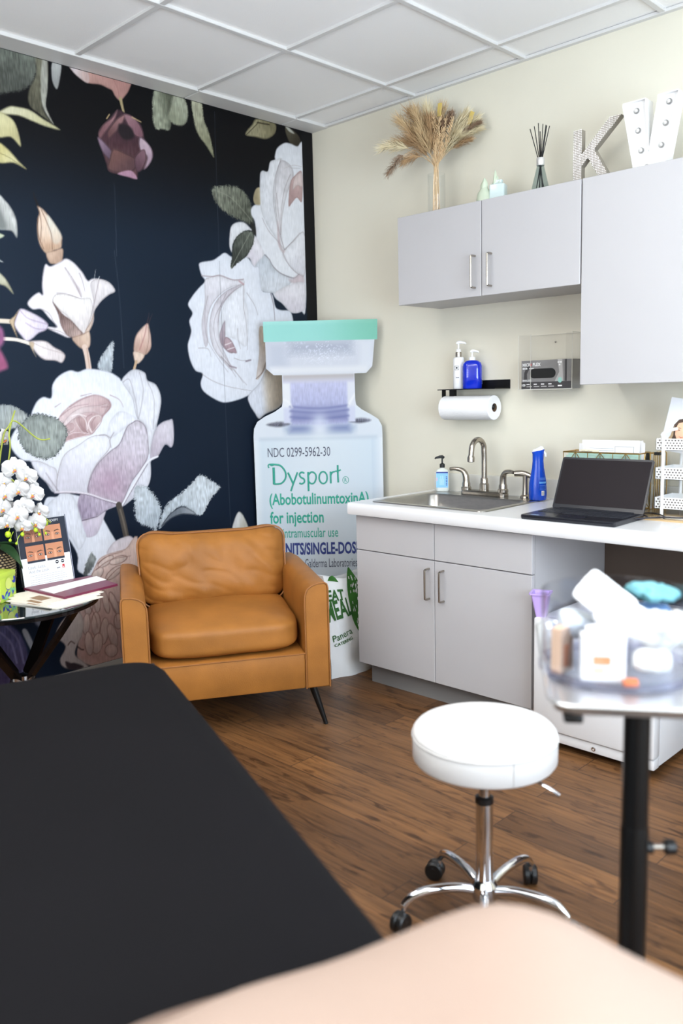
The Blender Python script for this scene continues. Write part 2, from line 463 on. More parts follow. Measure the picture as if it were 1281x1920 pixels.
    F('A:650,358 690,368 706,420 695,465 660,470 628,440 640,400', (168, 172, 148), c2=(140, 146, 120), ax=A2('A:690,380 650,460'), hairy=.004, edge=((90, 92, 74), .005, .5), streak=.12)
    F('A:718,372 755,385 765,450 785,500 803,590 775,550 740,500 725,440', (166, 166, 138), c2=(130, 130, 100), ax=A2('A:730,400 790,560'), hairy=.005, streak=.15, edge=((90, 90, 70), .004, .5))
    F('A:920,505 945,468 965,445 1030,462 1032,500 1000,522 960,515', (156, 148, 112), c2=(120, 112, 80), ax=A2('A:940,490 1030,480'), edge=((80, 74, 50), .005, .6), streak=.12)
    S('A:965,460 1010,468', .006, (50, 45, 30)); S('A:925,505 960,470 970,458', .004, (70, 64, 44))
    F('A:1070,478 1110,498 1128,530 1115,556 1085,532', (80, 74, 58), c2=(50, 46, 38), ax=A2('A:1080,490 1115,550'), soft=2)
    F('A:1070,474 1085,480 1105,502 1085,494', (190, 190, 176))
    F('A:795,708 830,700 862,698 905,710 935,750 948,800 945,842 900,825 850,800 810,760', (116, 120, 104), c2=(80, 84, 72), ax=A2('A:830,710 940,830'), hairy=.016, streak=.28, soft=2.5)
    S('A:800,712 870,745 945,830', .004, (150, 152, 134), .6)
    F('A:940,835 955,845 965,870 955,885 945,870', (38, 38, 38))
    F('A:965,705 955,720 950,750 960,770 980,770 980,710', (152, 138, 104), c2=(180, 164, 126), ax=A2('A:955,740 980,740'))
    # --- white rose at the right edge of the print
    WH = (224, 226, 234)
    F('C:770,90 745,118 700,100 660,97 615,130 600,180 600,205 570,220 555,280 512,282 505,330 505,420 510,490 470,495 448,520 450,560 470,600 480,680 470,760 440,820 470,900 560,1000 600,1090 650,1130 700,1182 730,1190 770,1180 800,1150 810,600 800,120', WH, edge=((170, 172, 182), .004, .5), inner=((205, 208, 218), .03, .5), streak=.03)
    F('C:600,205 570,220 555,280 512,282 505,420 520,560 600,700 660,780 600,480 620,300 650,200', (218, 220, 228), c2=(230, 230, 236), ax=A2('C:520,400 640,400'))
    F('C:640,210 700,240 720,310 680,420 650,560 640,690 615,600 600,440 610,300', (212, 208, 214), c2=(230, 228, 234), ax=A2('C:700,300 610,500'), edge=(DK, .003, .35))
    F('C:775,285 730,305 700,350 690,440 690,505 712,480 742,448 775,470', (206, 172, 168), c2=(176, 140, 138), ax=A2('C:760,300 700,490'), edge=((140, 105, 105), .004, .5))
    F('C:775,290 740,300 720,340 715,400 745,370 775,380', (222, 200, 198), edge=((160, 125, 122), .003, .5))
    S('C:660,260 720,240 775,250', .003, (190, 178, 180), .6); S('C:670,220 700,255 760,260', .004, (170, 168, 172), .5)
    F('C:650,800 720,725 785,668 800,800 790,950 745,935 690,880', (228, 228, 236), c2=(214, 212, 222), ax=A2('C:690,780 780,920'), edge=(DK, .003, .4))
    for q in ('640,200 600,330 592,480 620,640 662,782', '700,300 662,400 640,560 640,700 665,785', '520,580 560,660 620,730 665,785', '665,785 720,722 760,675', '652,800 690,880 745,937 785,950', '610,420 625,560 640,690'):
        S('C:' + q, .0035, DK, .55, .002)
    F('C:620,600 640,760 665,790 650,800 620,740', (200, 172, 176), soft=3, alpha=.7)
    F('C:535,812 490,860 468,900 480,960 510,1040 575,1060 640,1060 690,1010 722,965 640,935 590,890 560,840', (196, 204, 216), c2=(212, 216, 226), ax=A2('C:540,850 620,1050'), streak=.06)
    S('C:535,815 565,845 590,890 640,935 720,965 755,940', .005, (120, 110, 118), .75)
    F('C:690,975 722,965 755,942 785,955 785,1000 720,1000', (205, 182, 190), soft=4, alpha=.8)
    F('C:600,1065 690,1010 790,1000 795,1150 772,1180 730,1190 690,1175 650,1130', (226, 222, 230), c2=(214, 206, 218), ax=A2('C:720,1020 720,1180'))
    F('C:310,680 320,632 350,608 400,606 440,640 452,660 420,660 360,700 330,750 325,800 308,760', (226, 227, 233), edge=((150, 150, 160), .003, .5))
    F('C:445,690 480,700 530,810 490,858 466,890 440,840 415,830 440,780', (222, 216, 228), c2=(232, 230, 238), ax=A2('C:450,820 520,760'))
    # --- lower white rose
    F('C:240,825 280,802 330,830 420,830 466,888 500,900 515,1040 580,1062 605,1150 640,1170 700,1180 720,1260 700,1340 560,1580 540,1650 430,1720 350,1752 270,1765 200,1735 140,1690 123,1640 135,1580 90,1560 55,1490 40,1400 55,1340 62,1300 50,1240 70,1190 42,1135 70,1080 110,1030 150,985 130,950 115,900 120,865 200,850', (224, 228, 240), edge=((160, 165, 180), .004, .5), inner=((206, 212, 226), .03, .5), streak=.03)
    F('C:430,1720 440,1780 470,1830 500,1870 540,1840 650,1770 670,1580 560,1540 500,1640', (222, 226, 240), c2=(206, 190, 172), ax=A2('C:500,1700 570,1690'), edge=((160, 160, 170), .004, .4))
    F('C:150,985 180,960 240,948 330,975 395,975 400,1004 330,1020 250,1070 190,1150 165,1260 170,1380 150,1400 130,1260 150,1120', (228, 226, 236), c2=(210, 204, 216), ax=A2('C:300,980 160,1300'), edge=(DK, .003, .35))
    F('C:400,1004 320,1030 250,1080 200,1160 180,1280 200,1400 250,1480 330,1560 260,1400 240,1300 250,1180 300,1090', (204, 196, 208), c2=(224, 222, 232), ax=A2('C:360,1020 230,1300'), edge=(DK, .003, .45))
    F('C:400,1005 300,1090 260,1180 240,1280 245,1340 275,1240 285,1330 350,1360 420,1400 430,1200 410,1100', (230, 232, 242))
    F('C:280,1240 252,1300 245,1345 262,1400 300,1440 330,1445 300,1400 282,1340', (188, 172, 184), c2=(150, 125, 138), ax=A2('C:270,1250 300,1440'), edge=((110, 90, 100), .003, .5))
    F('C:282,1345 320,1365 356,1442 330,1445 300,1438 275,1400', (196, 168, 178), c2=(168, 136, 148), ax=A2('C:290,1350 330,1440'), edge=((110, 85, 95), .004, .6))
    S('C:280,1395 320,1380', .004, (236, 226, 232)); S('C:295,1425 340,1410', .004, (236, 226, 232))
    for q in ('400,1005 300,1080 222,1200 210,1320 250,1430 330,1540 400,1640', '170,1080 150,1200 165,1350 222,1460 300,1570', '290,1060 250,1150 235,1250', '400,1000 400,1150 416,1250 425,1425', '420,1060 470,1140 490,1200', '360,1290 365,1360 380,1420', '340,1480 390,1495 440,1490', '255,1470 300,1520 355,1545', '255,1470 340,1560 420,1652', '130,1580 200,1625 300,1662 450,1690', '110,1415 170,1420 190,1470', '300,1520 350,1600', '500,1590 540,1545'):
        S('C:' + q, .0035, DK, .5, .002)
    S('C:415,1500 445,1492', .008, (130, 115, 130), .8); S('C:310,1530 352,1542', .008, (140, 120, 135), .7)
    S('C:575,1066 592,1140 600,1236', .007, (110, 100, 110), .8, .003)
    S('C:130,950 200,955 250,948 330,976 400,972', .005, (160, 140, 148), .8)
    S('C:372,985 400,1005', .010, (190, 150, 158), .8)
    F('C:500,1290 530,1278 560,1300 570,1480 545,1530 520,1580 482,1612 500,1450', (216, 196, 178), c2=(228, 216, 214), ax=A2('C:550,1400 495,1450'), edge=((190, 160, 140), .003, .4))
    S('C:545,1500 520,1570 480,1612', .005, (110, 90, 85), .7)
    F('C:440,660 466,680 466,730 440,790 410,832 360,870 318,903 325,820 330,750 355,700 400,665', (92, 98, 88), c2=(56, 60, 56), ax=A2('C:430,680 350,870'), edge=((36, 40, 38), .005, .8), hairy=.006, streak=.2)
    S('C:445,670 395,760 320,900', .004, (140, 146, 132), .7)
    # --- left leaves, buds
    F('B:-20,100 40,140 90,210 118,290 120,398 85,355 40,345 -20,318', (192, 195, 194), c2=(150, 154, 152), ax=A2('B:90,250 20,280'), edge=((110, 114, 112), .004, .6), streak=.1)
    F('B:-20,200 10,230 42,330 -20,320', (116, 122, 122), soft=4)
    F('B:-20,365 30,385 -20,408', (186, 196, 166)); F('B:-20,545 22,572 -20,560', (200, 206, 206))
    F('B:-20,640 40,690 95,795 40,745 -20,715', (196, 196, 172), c2=(150, 148, 116), ax=A2('B:0,660 80,780'), edge=((110, 106, 80), .004, .5))
    for q in ('235,80 255,140 285,200', '240,110 262,170 280,215', '250,125 275,180 310,225'): S('B:' + q, .003, (30, 24, 24), 1, .006)
    F('B:262,175 300,195 340,240 390,310 435,390 437,420 430,470 380,490 330,512 290,470 268,410 260,330 265,260 275,220', (226, 200, 178), c2=(190, 150, 120), ax=A2('B:330,340 350,490'), edge=((130, 95, 75), .004, .7), streak=.06)
    F('B:330,240 390,310 435,390 400,440 360,400', (226, 222, 208), c2=(214, 190, 168), ax=A2('B:350,270 410,430'), soft=3)
    for q in ('275,210 290,300 285,430', '290,200 330,290 362,380 370,480', '265,260 270,380 310,480'): S('B:' + q, .004, (110, 76, 60), .7, .003)
    F('B:325,505 380,490 440,475 444,530 430,575 380,585 345,572', (206, 172, 148), c2=(180, 146, 124), ax=A2('B:350,500 420,570'), edge=((130, 95, 75), .004, .5))
    F('B:320,585 355,600 420,570 465,545 520,575 580,640 618,700 650,688 700,690 770,715 812,773 770,800 720,840 680,890 662,920 660,990 630,1045 585,1080 540,1060 490,1105 420,1080 335,1040 330,1025 400,1028 340,960 290,905 230,905 192,865 220,820 270,785 300,800 295,740 302,650', (231, 228, 235), edge=((150, 140, 150), .004, .6), inner=((205, 198, 208), .03, .4), streak=.03)
    F('B:370,850 395,798 480,800 570,826 640,830 655,930 640,1000 585,1078 480,960 420,910', (236, 232, 232), c2=(216, 208, 210), ax=A2('B:500,820 580,1060'), edge=(DK, .003, .45))
    F('B:640,720 698,690 770,715 812,773 770,800 720,840 680,890 655,940 660,850', (226, 220, 224), c2=(212, 205, 210), ax=A2('B:760,740 670,900'), edge=(DK, .003, .45))
    F('B:460,615 500,680 560,760 572,816 520,720', (176, 158, 164), soft=3, alpha=.8)
    for q in ('458,610 520,700 572,818', '400,790 470,795 565,828', '700,690 670,830 640,960 600,1070', '300,905 350,940 395,1028', '560,650 580,700 600,780', '330,1040 420,1060 490,1100'): S('B:' + q, .004, DK, .55, .002)
    S('B:665,690 675,622', .003, (200, 205, 210), .8, .001); S('B:695,690 702,672', .004, (220, 222, 228), .9, .002)
    F('B:370,850 440,935 500,980 555,1040 585,1080 520,1106 470,1085 430,1020 410,940', (164, 140, 134), c2=(120, 96, 94), ax=A2('B:560,1070 430,960'), edge=((90, 66, 64), .004, .7), streak=.2)
    F('B:600,1060 640,990 662,930 655,1000 630,1060', (214, 190, 175), edge=((120, 90, 80), .003, .6))
    F('B:510,1105 580,1080 625,1058 638,1100 635,1160 612,1185 570,1180 530,1145', (214, 186, 166), c2=(190, 156, 136), ax=A2('B:620,1080 530,1140'), edge=((130, 95, 80), .004, .5))
    S('B:598,1172 615,1240 628,1330', .026, (216, 190, 176)); S('B:612,1180 632,1320', .006, (178, 140, 122), .6)
    S('B:-20,985 40,988 85,992', .018, (214, 200, 182))
    F('B:130,915 160,900 230,930 300,970 340,1012 325,1050 270,1075 230,1110 190,1130 150,1095 100,1012', (226, 217, 234), c2=(206, 196, 222), ax=A2('B:130,1000 320,1030'), edge=((130, 115, 140), .004, .6))
    for q in ('140,910 200,970 335,1010', '180,1000 250,1040 320,1045'): S('B:' + q, .004, (140, 120, 150), .6)
    F('B:65,985 100,950 132,908 112,960 100,1012 122,1105 80,1022', (204, 178, 144), edge=((120, 95, 70), .003, .6))
    S('B:25,1112 120,1120 215,1148', .014, (226, 216, 204))
    F('B:205,1135 250,1125 325,1130 380,1170 435,1200 461,1235 437,1282 390,1268 310,1260 260,1220 220,1165', (230, 222, 226), c2=(216, 206, 208), ax=A2('B:240,1140 430,1250'), edge=((140, 120, 120), .004, .6))
    F('B:205,1140 240,1140 235,1190 256,1242 225,1190', (200, 176, 146)); S('B:230,1140 320,1180 440,1215', .003, (160, 140, 140), .6)
    F('B:-20,1030 18,1045 30,1120 5,1170 -20,1165', (138, 76, 122), soft=4); F('B:-20,1175 30,1240 55,1312 20,1335 -20,1335', (150, 72, 112), soft=4)
    for q in ('1052,930 1048,960 1036,1010', '1075,938 1058,980 1045,1025'): S('B:' + q, .002, (60, 50, 56), 1, .005)
    F('B:1036,1005 1055,1040 1068,1120 1065,1180 1030,1225 980,1225 945,1200 948,1130 970,1070', (226, 192, 178), c2=(190, 150, 134), ax=A2('B:1020,1060 990,1210'), edge=((130, 95, 80), .004, .6))
    S('B:1036,1010 1020,1090 985,1190', .006, (170, 110, 110), .6); S('B:1045,1030 1050,1120 1030,1215', .003, (120, 85, 75), .6)
    F('B:945,1200 1020,1225 990,1278 960,1288 945,1250', (228, 200, 182), edge=((150, 115, 95), .003, .5))
    S('B:962,1272 945,1335', .013, (198, 164, 128))
    F('B:800,1130 797,1240 790,1335 740,1345 690,1318 700,1265 740,1200', (188, 198, 208), c2=(158, 170, 182), ax=A2('B:790,1160 720,1330'), hairy=.007, streak=.15)
    # --- the large rose
    BW = (222, 226, 238)
    F('D:345,770 310,790 250,800 240,900 330,960 420,1100 430,1200 560,1230 600,1180 700,1220 640,1050 590,960 560,880 640,830 500,800', (224, 228, 241), streak=.03, inner=((204, 210, 226), .03, .4))
    F('D:425,108 380,100 320,130 285,180 278,250 235,245 200,270 175,320 160,360 100,400 55,480 70,540 120,590 170,600 200,660 250,710 300,770 440,772 560,812 640,832 665,842 730,795 800,740 820,680 820,602 860,570 900,505 935,520 948,470 942,375 920,372 885,384 855,410 870,330 878,250 850,180 803,155 790,115 740,95 700,110 665,155 650,140 600,110 530,95 470,92', BW, edge=((165, 170, 186), .004, .6), inner=((205, 210, 225), .035, .5), streak=.03, sub=4)
    F('D:318,362 370,300 440,255 520,232 590,258 606,300 565,350 530,410 500,450 430,462 380,475 345,492 325,420', (216, 192, 196), c2=(184, 150, 154), ax=A2('D:380,300 500,430'), edge=((160, 128, 132), .005, .5))
    F('D:340,400 380,340 450,300 540,290 590,280 560,345 500,330 430,345 380,400', (226, 208, 212), c2=(200, 170, 174), ax=A2('D:420,310 540,330'), edge=((150, 115, 120), .003, .5))
    F('D:410,360 450,345 470,360 475,420 490,448 450,440 420,400', (190, 158, 160), c2=(160, 124, 128), ax=A2('D:430,360 470,440'), edge=((235, 222, 226), .004, .7))
    F('D:480,380 510,350 545,345 555,375 530,410 505,440 490,420', (206, 178, 180), c2=(174, 140, 144), ax=A2('D:540,350 500,430'), edge=((238, 226, 230), .004, .8))
    F('D:350,470 400,440 460,440 490,452 420,470 350,490', (180, 146, 150), edge=((232, 215, 220), .003, .8))
    F('D:345,410 390,380 410,400 400,430 360,440', (196, 164, 168), edge=((232, 215, 220), .003, .7))
    for q in ('330,350 400,300 480,285', '380,300 440,262 500,240', '440,240 500,225', '345,420 395,370 450,345', '590,262 600,300 570,340', '430,355 440,400 480,440', '520,355 500,390 505,430', '555,300 595,300', '500,340 470,360 480,400', '560,345 545,395 500,448', '600,235 650,260 672,300', '300,300 330,280'): S('D:' + q, .0045, (146, 112, 120), .6, .002)
    for q in ('440,345 465,370 478,420', '500,360 480,400 500,440', '390,350 430,340 470,352'): S('D:' + q, .004, (240, 230, 234), .8)
    F('D:665,160 700,112 740,95 790,115 803,155 850,180 878,250 868,340 845,430 830,480 812,560 800,440 790,400 755,370 740,340 720,250', (212, 215, 227), c2=(226, 228, 238), ax=A2('D:690,160 850,300'), edge=((140, 140, 155), .003, .5), streak=.05)
    for q in ('670,165 705,150 730,230 745,300 752,368', '760,110 780,200 770,300 755,365', '803,158 840,260 835,420'): S('D:' + q, .003, (130, 125, 138), .6)
    F('D:820,582 830,480 855,410 885,384 920,372 942,375 948,470 935,520 900,505 860,570', (214, 208, 222), c2=(186, 174, 192), ax=A2('D:930,400 830,560'), edge=((130, 120, 140), .003, .6))
    F('D:170,600 215,596 270,620 310,650 308,765 250,710 200,660', (224, 226, 240), c2=(214, 212, 226), ax=A2('D:200,610 300,740'), edge=(DK, .003, .4))
    F('D:310,762 315,660 350,560 430,505 500,460 580,455 602,500 590,540 530,610 490,690 480,772 400,765', (230, 232, 244), c2=(208, 206, 222), ax=A2('D:480,480 380,760'), edge=(DK, .003, .55), streak=.04)
    F('D:600,470 690,410 750,372 690,330 640,330 590,400', (226, 229, 241))
    F('D:480,772 490,690 530,610 600,540 650,500 690,410 720,385 750,372 790,400 808,470 808,570 770,640 720,710 668,822 650,826 560,802', (204, 197, 212), c2=(180, 158, 180), ax=A2('D:700,430 600,760'), edge=((110, 96, 112), .004, .7), streak=.1)
    m.glow(W('D:600,715')[0], .07, (176, 140, 168), .5)
    F('D:800,600 820,602 822,680 800,740 735,793 668,842 700,770', (206, 206, 222), c2=(224, 226, 238), ax=A2('D:700,800 810,640'))
    S('D:665,840 720,740 800,605 860,570', .009, (232, 232, 242)); S('D:668,845 722,750 805,612', .003, (110, 96, 112), .8)
    F('D:440,772 480,772 560,802 645,832 590,858 520,900 440,922 420,850', (186, 172, 196), c2=(156, 140, 168), ax=A2('D:560,800 460,910'), streak=.14)
    F('D:440,920 520,900 575,868 560,920 545,960 520,1000 470,1010 430,970', (216, 206, 224), c2=(200, 188, 212), ax=A2('D:540,890 460,990'), streak=.06)
    S('D:440,922 480,912 530,898', .005, (70, 55, 75), .8, .003); S('D:530,898 580,862', .003, (90, 75, 95), .6)
    F('D:345,772 400,790 440,900 455,960 470,1010 430,1080 380,1000 300,960 250,900 260,830', (226, 230, 243), edge=((190, 195, 214), .003, .5))
    S('D:300,766 380,764 480,775 570,805 655,828', .008, (226, 220, 232)); S('D:300,772 380,770 480,781 570,811 650,833', .003, (100, 86, 104), .8)
    for q in ('250,660 290,720 320,760', '240,700 270,730 300,772', '620,440 600,480 605,520', '540,455 575,452 598,468'): S('D:' + q, .004, (130, 120, 134), .6)
    S('D:648,835 665,900 690,1010', .030, (72, 66, 62)); S('D:655,860 672,920 690,1000', .008, (120, 110, 96), .7)
    F('D:740,740 800,738 850,790 880,860 870,920 848,985 830,962 770,940 740,900 733,820', (194, 205, 216), c2=(170, 183, 196), ax=A2('D:760,760 850,940'), hairy=.018, streak=.12, edge=((130, 142, 152), .004, .5))
    F('D:1100,670 1150,700 1200,740 1150,800 1110,880 1075,890 1000,842 940,872 900,925 868,965 882,890 920,820 1000,760 1060,700', (206, 215, 224), c2=(176, 188, 200), ax=A2('D:1120,690 900,900'), hairy=.014, streak=.14)
    F('D:878,955 905,910 940,872 1000,842 1072,886 1000,885 940,905', (104, 112, 124), c2=(150, 158, 168), ax=A2('D:940,880 1060,880'), edge=((40, 44, 52), .004, .8))
    F('D:160,345 220,337 290,355 340,385 370,435 355,490 310,560 250,586 190,570 130,530 100,470 100,410 130,370', (134, 144, 141), c2=(150, 160, 156), ax=A2('D:130,400 330,500'), hairy=.014, streak=.16, inner=((96, 104, 104), .02, .6), edge=((50, 56, 58), .004, .8))
    F('D:-20,300 50,289 100,310 150,345 122,385 80,415 40,425 -20,405', (142, 152, 154), c2=(166, 174, 172), ax=A2('D:0,320 100,380'), hairy=.008, streak=.16, inner=((110, 118, 122), .015, .5))
    # --- peach rose at the bottom and the purple one in the corner
    F('E:945,790 880,798 820,830 780,880 772,920 850,930 960,900 1000,870', (226, 218, 230), edge=((160, 145, 160), .003, .5))
    F('E:1000,840 900,880 780,915 720,945 690,990 650,1080 600,1200 570,1330 590,1450 560,1560 600,1700 1000,1720', (232, 202, 194), c2=(184, 138, 130), ax=A2('E:800,900 800,1650'), edge=((150, 110, 100), .004, .5), streak=.06)
    rng = random.Random(3)
    for cx, cy, rx, ry, a, k in ((760, 970, 70, 30, -35, 0), (850, 960, 70, 30, -20, 0), (820, 1050, 80, 32, -40, .1), (900, 1060, 60, 26, -60, .1), (700, 1060, 60, 34, -50, 0), (640, 1290, 30, 80, 10, .2), (700, 1260, 28, 80, 0, .25), (760, 1260, 26, 90, -12, .3), (820, 1270, 28, 90, -20, .35), (620, 1420, 30, 80, 5, .3), (690, 1420, 36, 90, 0, .45), (750, 1470, 34, 100, 5, .5), (810, 1500, 36, 90, -15, .6), (700, 1560, 40, 80, 10, .55), (640, 1560, 34, 90, -5, .5), (850, 1400, 34, 60, 0, .6), (800, 1610, 50, 50, 0, .7), (900, 1560, 40, 90, 0, .7)):
        b = math.radians(a)
        pts = ' '.join('%.0f,%.0f' % (cx + rx * cos(t) * cos(b) - ry * sin(t) * sin(b), cy + rx * cos(t) * sin(b) + ry * sin(t) * cos(b)) for t in [i * PI / 5 for i in range(10)])
        c0 = np.array((240, 214, 206)) * (1 - k) + np.array((204, 156, 146)) * k
        F('E:' + pts, c0, c2=c0 * .82, ax=A2('E:%d,%d %d,%d' % (cx, cy - ry, cx + rx * .6, cy + ry)), edge=((120, 78, 72), .004, .75), streak=.07)
    for q in ('700,985 780,930 880,900', '690,1030 790,960 940,930', '760,1110 850,1020 950,990', '850,1260 880,1330 860,1400', '780,1240 830,1330 840,1400', '650,1300 690,1380 700,1450'): S('E:' + q, .004, (110, 68, 62), .7, .002); 
    F('E:655,905 690,950 665,1015 605,1088 610,1010 635,950', (128, 134, 134), c2=(90, 96, 98), ax=A2('E:660,930 620,1060'), hairy=.008, streak=.2)
    F('E:560,1330 600,1400 590,1500 560,1560 540,1640 600,1690 640,1740 480,1740 430,1680 470,1580 400,1500 460,1380', (206, 190, 184), c2=(178, 160, 156), ax=A2('E:560,1380 500,1700'), edge=((120, 95, 90), .003, .5))
    S('E:490,1570 510,1545 535,1560', .006, (90, 66, 60), .8); S('E:555,1580 580,1600 600,1605', .006, (60, 42, 40), .8)
    F('E:470,1690 490,1745 560,1745 600,1725 540,1700 510,1700', (52, 42, 46), soft=2)
    F('E:-60,1380 60,1420 150,1500 200,1640 170,1760 120,1860 -60,1900', (74, 70, 112), c2=(60, 48, 78), ax=A2('E:60,1420 60,1850'), streak=.14, soft=3)
    for q in ('0,1480 80,1560 120,1700', '0,1600 60,1680 90,1800', '40,1430 130,1540 170,1700'): S('E:' + q, .008, (120, 112, 150), .6)
    F('E:160,1480 190,1460 240,1560 280,1680 240,1640', (150, 150, 158)); F('E:250,1400 330,1350 380,1330 300,1440', (110, 112, 130), soft=3)
    # small leaf behind the standee, panel seams of the paper
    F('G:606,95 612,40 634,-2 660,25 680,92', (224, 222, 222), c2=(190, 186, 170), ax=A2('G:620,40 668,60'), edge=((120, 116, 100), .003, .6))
    for q in ('A:428,690 432,760 437,960', 'A:805,420 808,540 822,960', 'P:411,490 424,800 432,985', 'P:214,470 224,560 232,690'): S(q, .0022, (78, 86, 98), .6)
    g_ = m.C.mean(1, keepdims=True); m.C = np.where(g_ > 60, g_ + (m.C - g_) * .80, m.C)
    # black margin at the end of the print
    k = m.X > -.080
    m.C[k] = np.array((20, 20, 22))
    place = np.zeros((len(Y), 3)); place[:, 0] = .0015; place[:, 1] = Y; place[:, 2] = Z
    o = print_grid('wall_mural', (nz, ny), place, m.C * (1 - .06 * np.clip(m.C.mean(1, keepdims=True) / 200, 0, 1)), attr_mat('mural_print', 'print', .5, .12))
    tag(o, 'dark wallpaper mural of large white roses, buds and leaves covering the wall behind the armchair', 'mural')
# ------------------------------------------------------------------ room shell
RX, RY, H = 4.8, -4.9, 2.728
def floor_mat():
    m = bpy.data.materials.new('rustic_wood_planks'); m.use_nodes = True
    nt = m.node_tree; b = nt.nodes['Principled BSDF']; L = nt.links.new; N = nt.nodes.new
    tc = N('ShaderNodeTexCoord')
    br = N('ShaderNodeTexBrick'); br.inputs['Scale'].default_value = 1; br.inputs['Brick Width'].default_value = 1.25; br.inputs['Row Height'].default_value = .128
    br.inputs['Mortar Size'].default_value = .0016; br.inputs['Mortar Smooth'].default_value = .3; br.inputs['Bias'].default_value = 0
    br.inputs['Color1'].default_value = (0, 0, 0, 1); br.inputs['Color2'].default_value = (1, 1, 1, 1); br.inputs['Mortar'].default_value = (.5, .5, .5, 1)
    br.offset = .37; br.offset_frequency = 2
    L(tc.outputs['Object'], br.inputs['Vector'])
    # each plank shifts the grain
    sh = N('ShaderNodeVectorMath'); sh.operation = 'MULTIPLY_ADD'; sh.inputs[1].default_value = (7, 3, 0)
    L(br.outputs['Color'], sh.inputs[0]); L(tc.outputs['Object'], sh.inputs[2])
    def noise(scale, st, det=6, dist=0):
        mp = N('ShaderNodeMapping'); mp.inputs['Scale'].default_value = st; L(sh.outputs[0], mp.inputs[0])
        n = N('ShaderNodeTexNoise'); n.inputs['Scale'].default_value = scale; n.inputs['Detail'].default_value = det; n.inputs['Distortion'].default_value = dist
        L(mp.outputs[0], n.inputs['Vector']); return n
    def ramp(src, stops):
        r = N('ShaderNodeValToRGB'); e = r.color_ramp.elements
        e[0].position, e[0].color = stops[0]; e[1].position, e[1].color = stops[-1]
        for p, c in stops[1:-1]: k = e.new(p); k.color = c
        L(src, r.inputs[0]); return r
    def mix(a, bb, fac, mode='MULTIPLY'):
        x = N('ShaderNodeMix'); x.data_type = 'RGBA'; x.blend_type = mode
        if isinstance(fac, (int, float)): x.inputs[0].default_value = fac
        else: L(fac, x.inputs[0])
        L(a, x.inputs[6]); L(bb, x.inputs[7]); return x
    tone = ramp(br.outputs['Color'], [(0, rgb(96, 67, 43)), (.35, rgb(118, 83, 53)), (.7, rgb(131, 92, 57)), (1, rgb(104, 76, 54))])
    g1 = noise(3.0, (1.2, 22, 1), 8, .6)
    r1 = ramp(g1.outputs['Fac'], [(.28, (.5, .46, .44, 1)), (.5, (.95, .94, .92, 1)), (.75, (1.25, 1.2, 1.12, 1))])
    c1 = mix(tone.outputs[0], r1.outputs[0], 1)
    g2 = noise(4.2, (1.5, 6.5, 1), 5, 1.4)
    r2 = ramp(g2.outputs['Fac'], [(.56, (1, 1, 1, 1)), (.64, (.5, .46, .44, 1)), (.72, (.22, .2, .2, 1))])
    c2 = mix(c1.outputs[2], r2.outputs[0], .85)
    g3 = noise(9, (.8, 30, 1), 4, .2)
    r3 = ramp(g3.outputs['Fac'], [(.3, (.7, .68, .66, 1)), (.6, (1.05, 1.05, 1.05, 1))])
    c3 = mix(c2.outputs[2], r3.outputs[0], .6)
    g4 = noise(1.1, (1, 2.2, 1), 3)
    r4 = ramp(g4.outputs['Fac'], [(.35, (.68, .68, .72, 1)), (.65, (1.15, 1.12, 1.05, 1))])
    c4 = mix(c3.outputs[2], r4.outputs[0], .8)
    dark = N('ShaderNodeRGB'); dark.outputs[0].default_value = rgb(52, 36, 27)
    c5 = mix(c4.outputs[2], dark.outputs[0], br.outputs['Fac'], 'MIX')
    L(c5.outputs[2], b.inputs['Base Color'])
    b.inputs['Roughness'].default_value = .42; b.inputs['Specular IOR Level'].default_value = .35
    bp = N('ShaderNodeBump'); bp.inputs['Strength'].default_value = .25; bp.inputs['Distance'].default_value = .004
    L(g1.outputs['Fac'], bp.inputs['Height']); L(bp.outputs[0], b.inputs['Normal'])
    return m
struct(MB().box(-.1, RX + .1, RY - .1, .1, -.08, 0, floor_mat()), 'floor')
struct(MB().box(-.1, RX + .1, RY - .1, .1, H + .012, H + .08, M_ceil), 'ceiling')
struct(MB().box(-.1, 0, RY - .1, .1, 0, H + .012, M_wdark), 'wall_left')
struct(MB().box(0, RX + .1, 0, .1, 0, H + .012, M_wall), 'wall_right')
w = MB(); w.box(0, RX + .1, RY - .1, RY, 0, .65, M_wall); w.box(0, RX + .1, RY - .1, RY, 2.25, H + .012, M_wall); w.box(0, 1.1, RY - .1, RY, .65, 2.25, M_wall); w.box(3.5, RX + .1, RY - .1, RY, .65, 2.25, M_wall)
struct(w, 'wall_back')
w = MB()
for a in ((1.1, 3.5, .65, .71), (1.1, 3.5, 2.19, 2.25), (1.1, 1.16, .71, 2.19), (3.44, 3.5, .71, 2.19), (2.27, 2.33, .71, 2.19)): w.box(a[0], a[1], RY - .06, RY + .01, a[2], a[3], M_white)
w.box(1.16, 3.44, RY - .036, RY - .03, .71, 2.19, clear_mat('added_window_glass', (.95, .97, 1, 1), .1))
struct(w, 'window_added')  # unseen window added behind the camera to go with the extra light
w = MB()
w.box(RX, RX + .1, RY, 0, 0, .65, M_wall); w.box(RX, RX + .1, RY, 0, 2.25, H + .012, M_wall)
w.box(RX, RX + .1, RY, -3.4, .65, 2.25, M_wall); w.box(RX, RX + .1, -1.0, 0, .65, 2.25, M_wall)
struct(w, 'wall_side')
w = MB()
for a in ((RX - .01, RX + .06, -3.4, -1.0, .65, .71), (RX - .01, RX + .06, -3.4, -1.0, 2.19, 2.25), (RX - .01, RX + .06, -3.4, -3.34, .71, 2.19), (RX - .01, RX + .06, -1.06, -1.0, .71, 2.19), (RX, RX + .05, -2.23, -2.17, .71, 2.19)):
    w.box(*a, M_white)
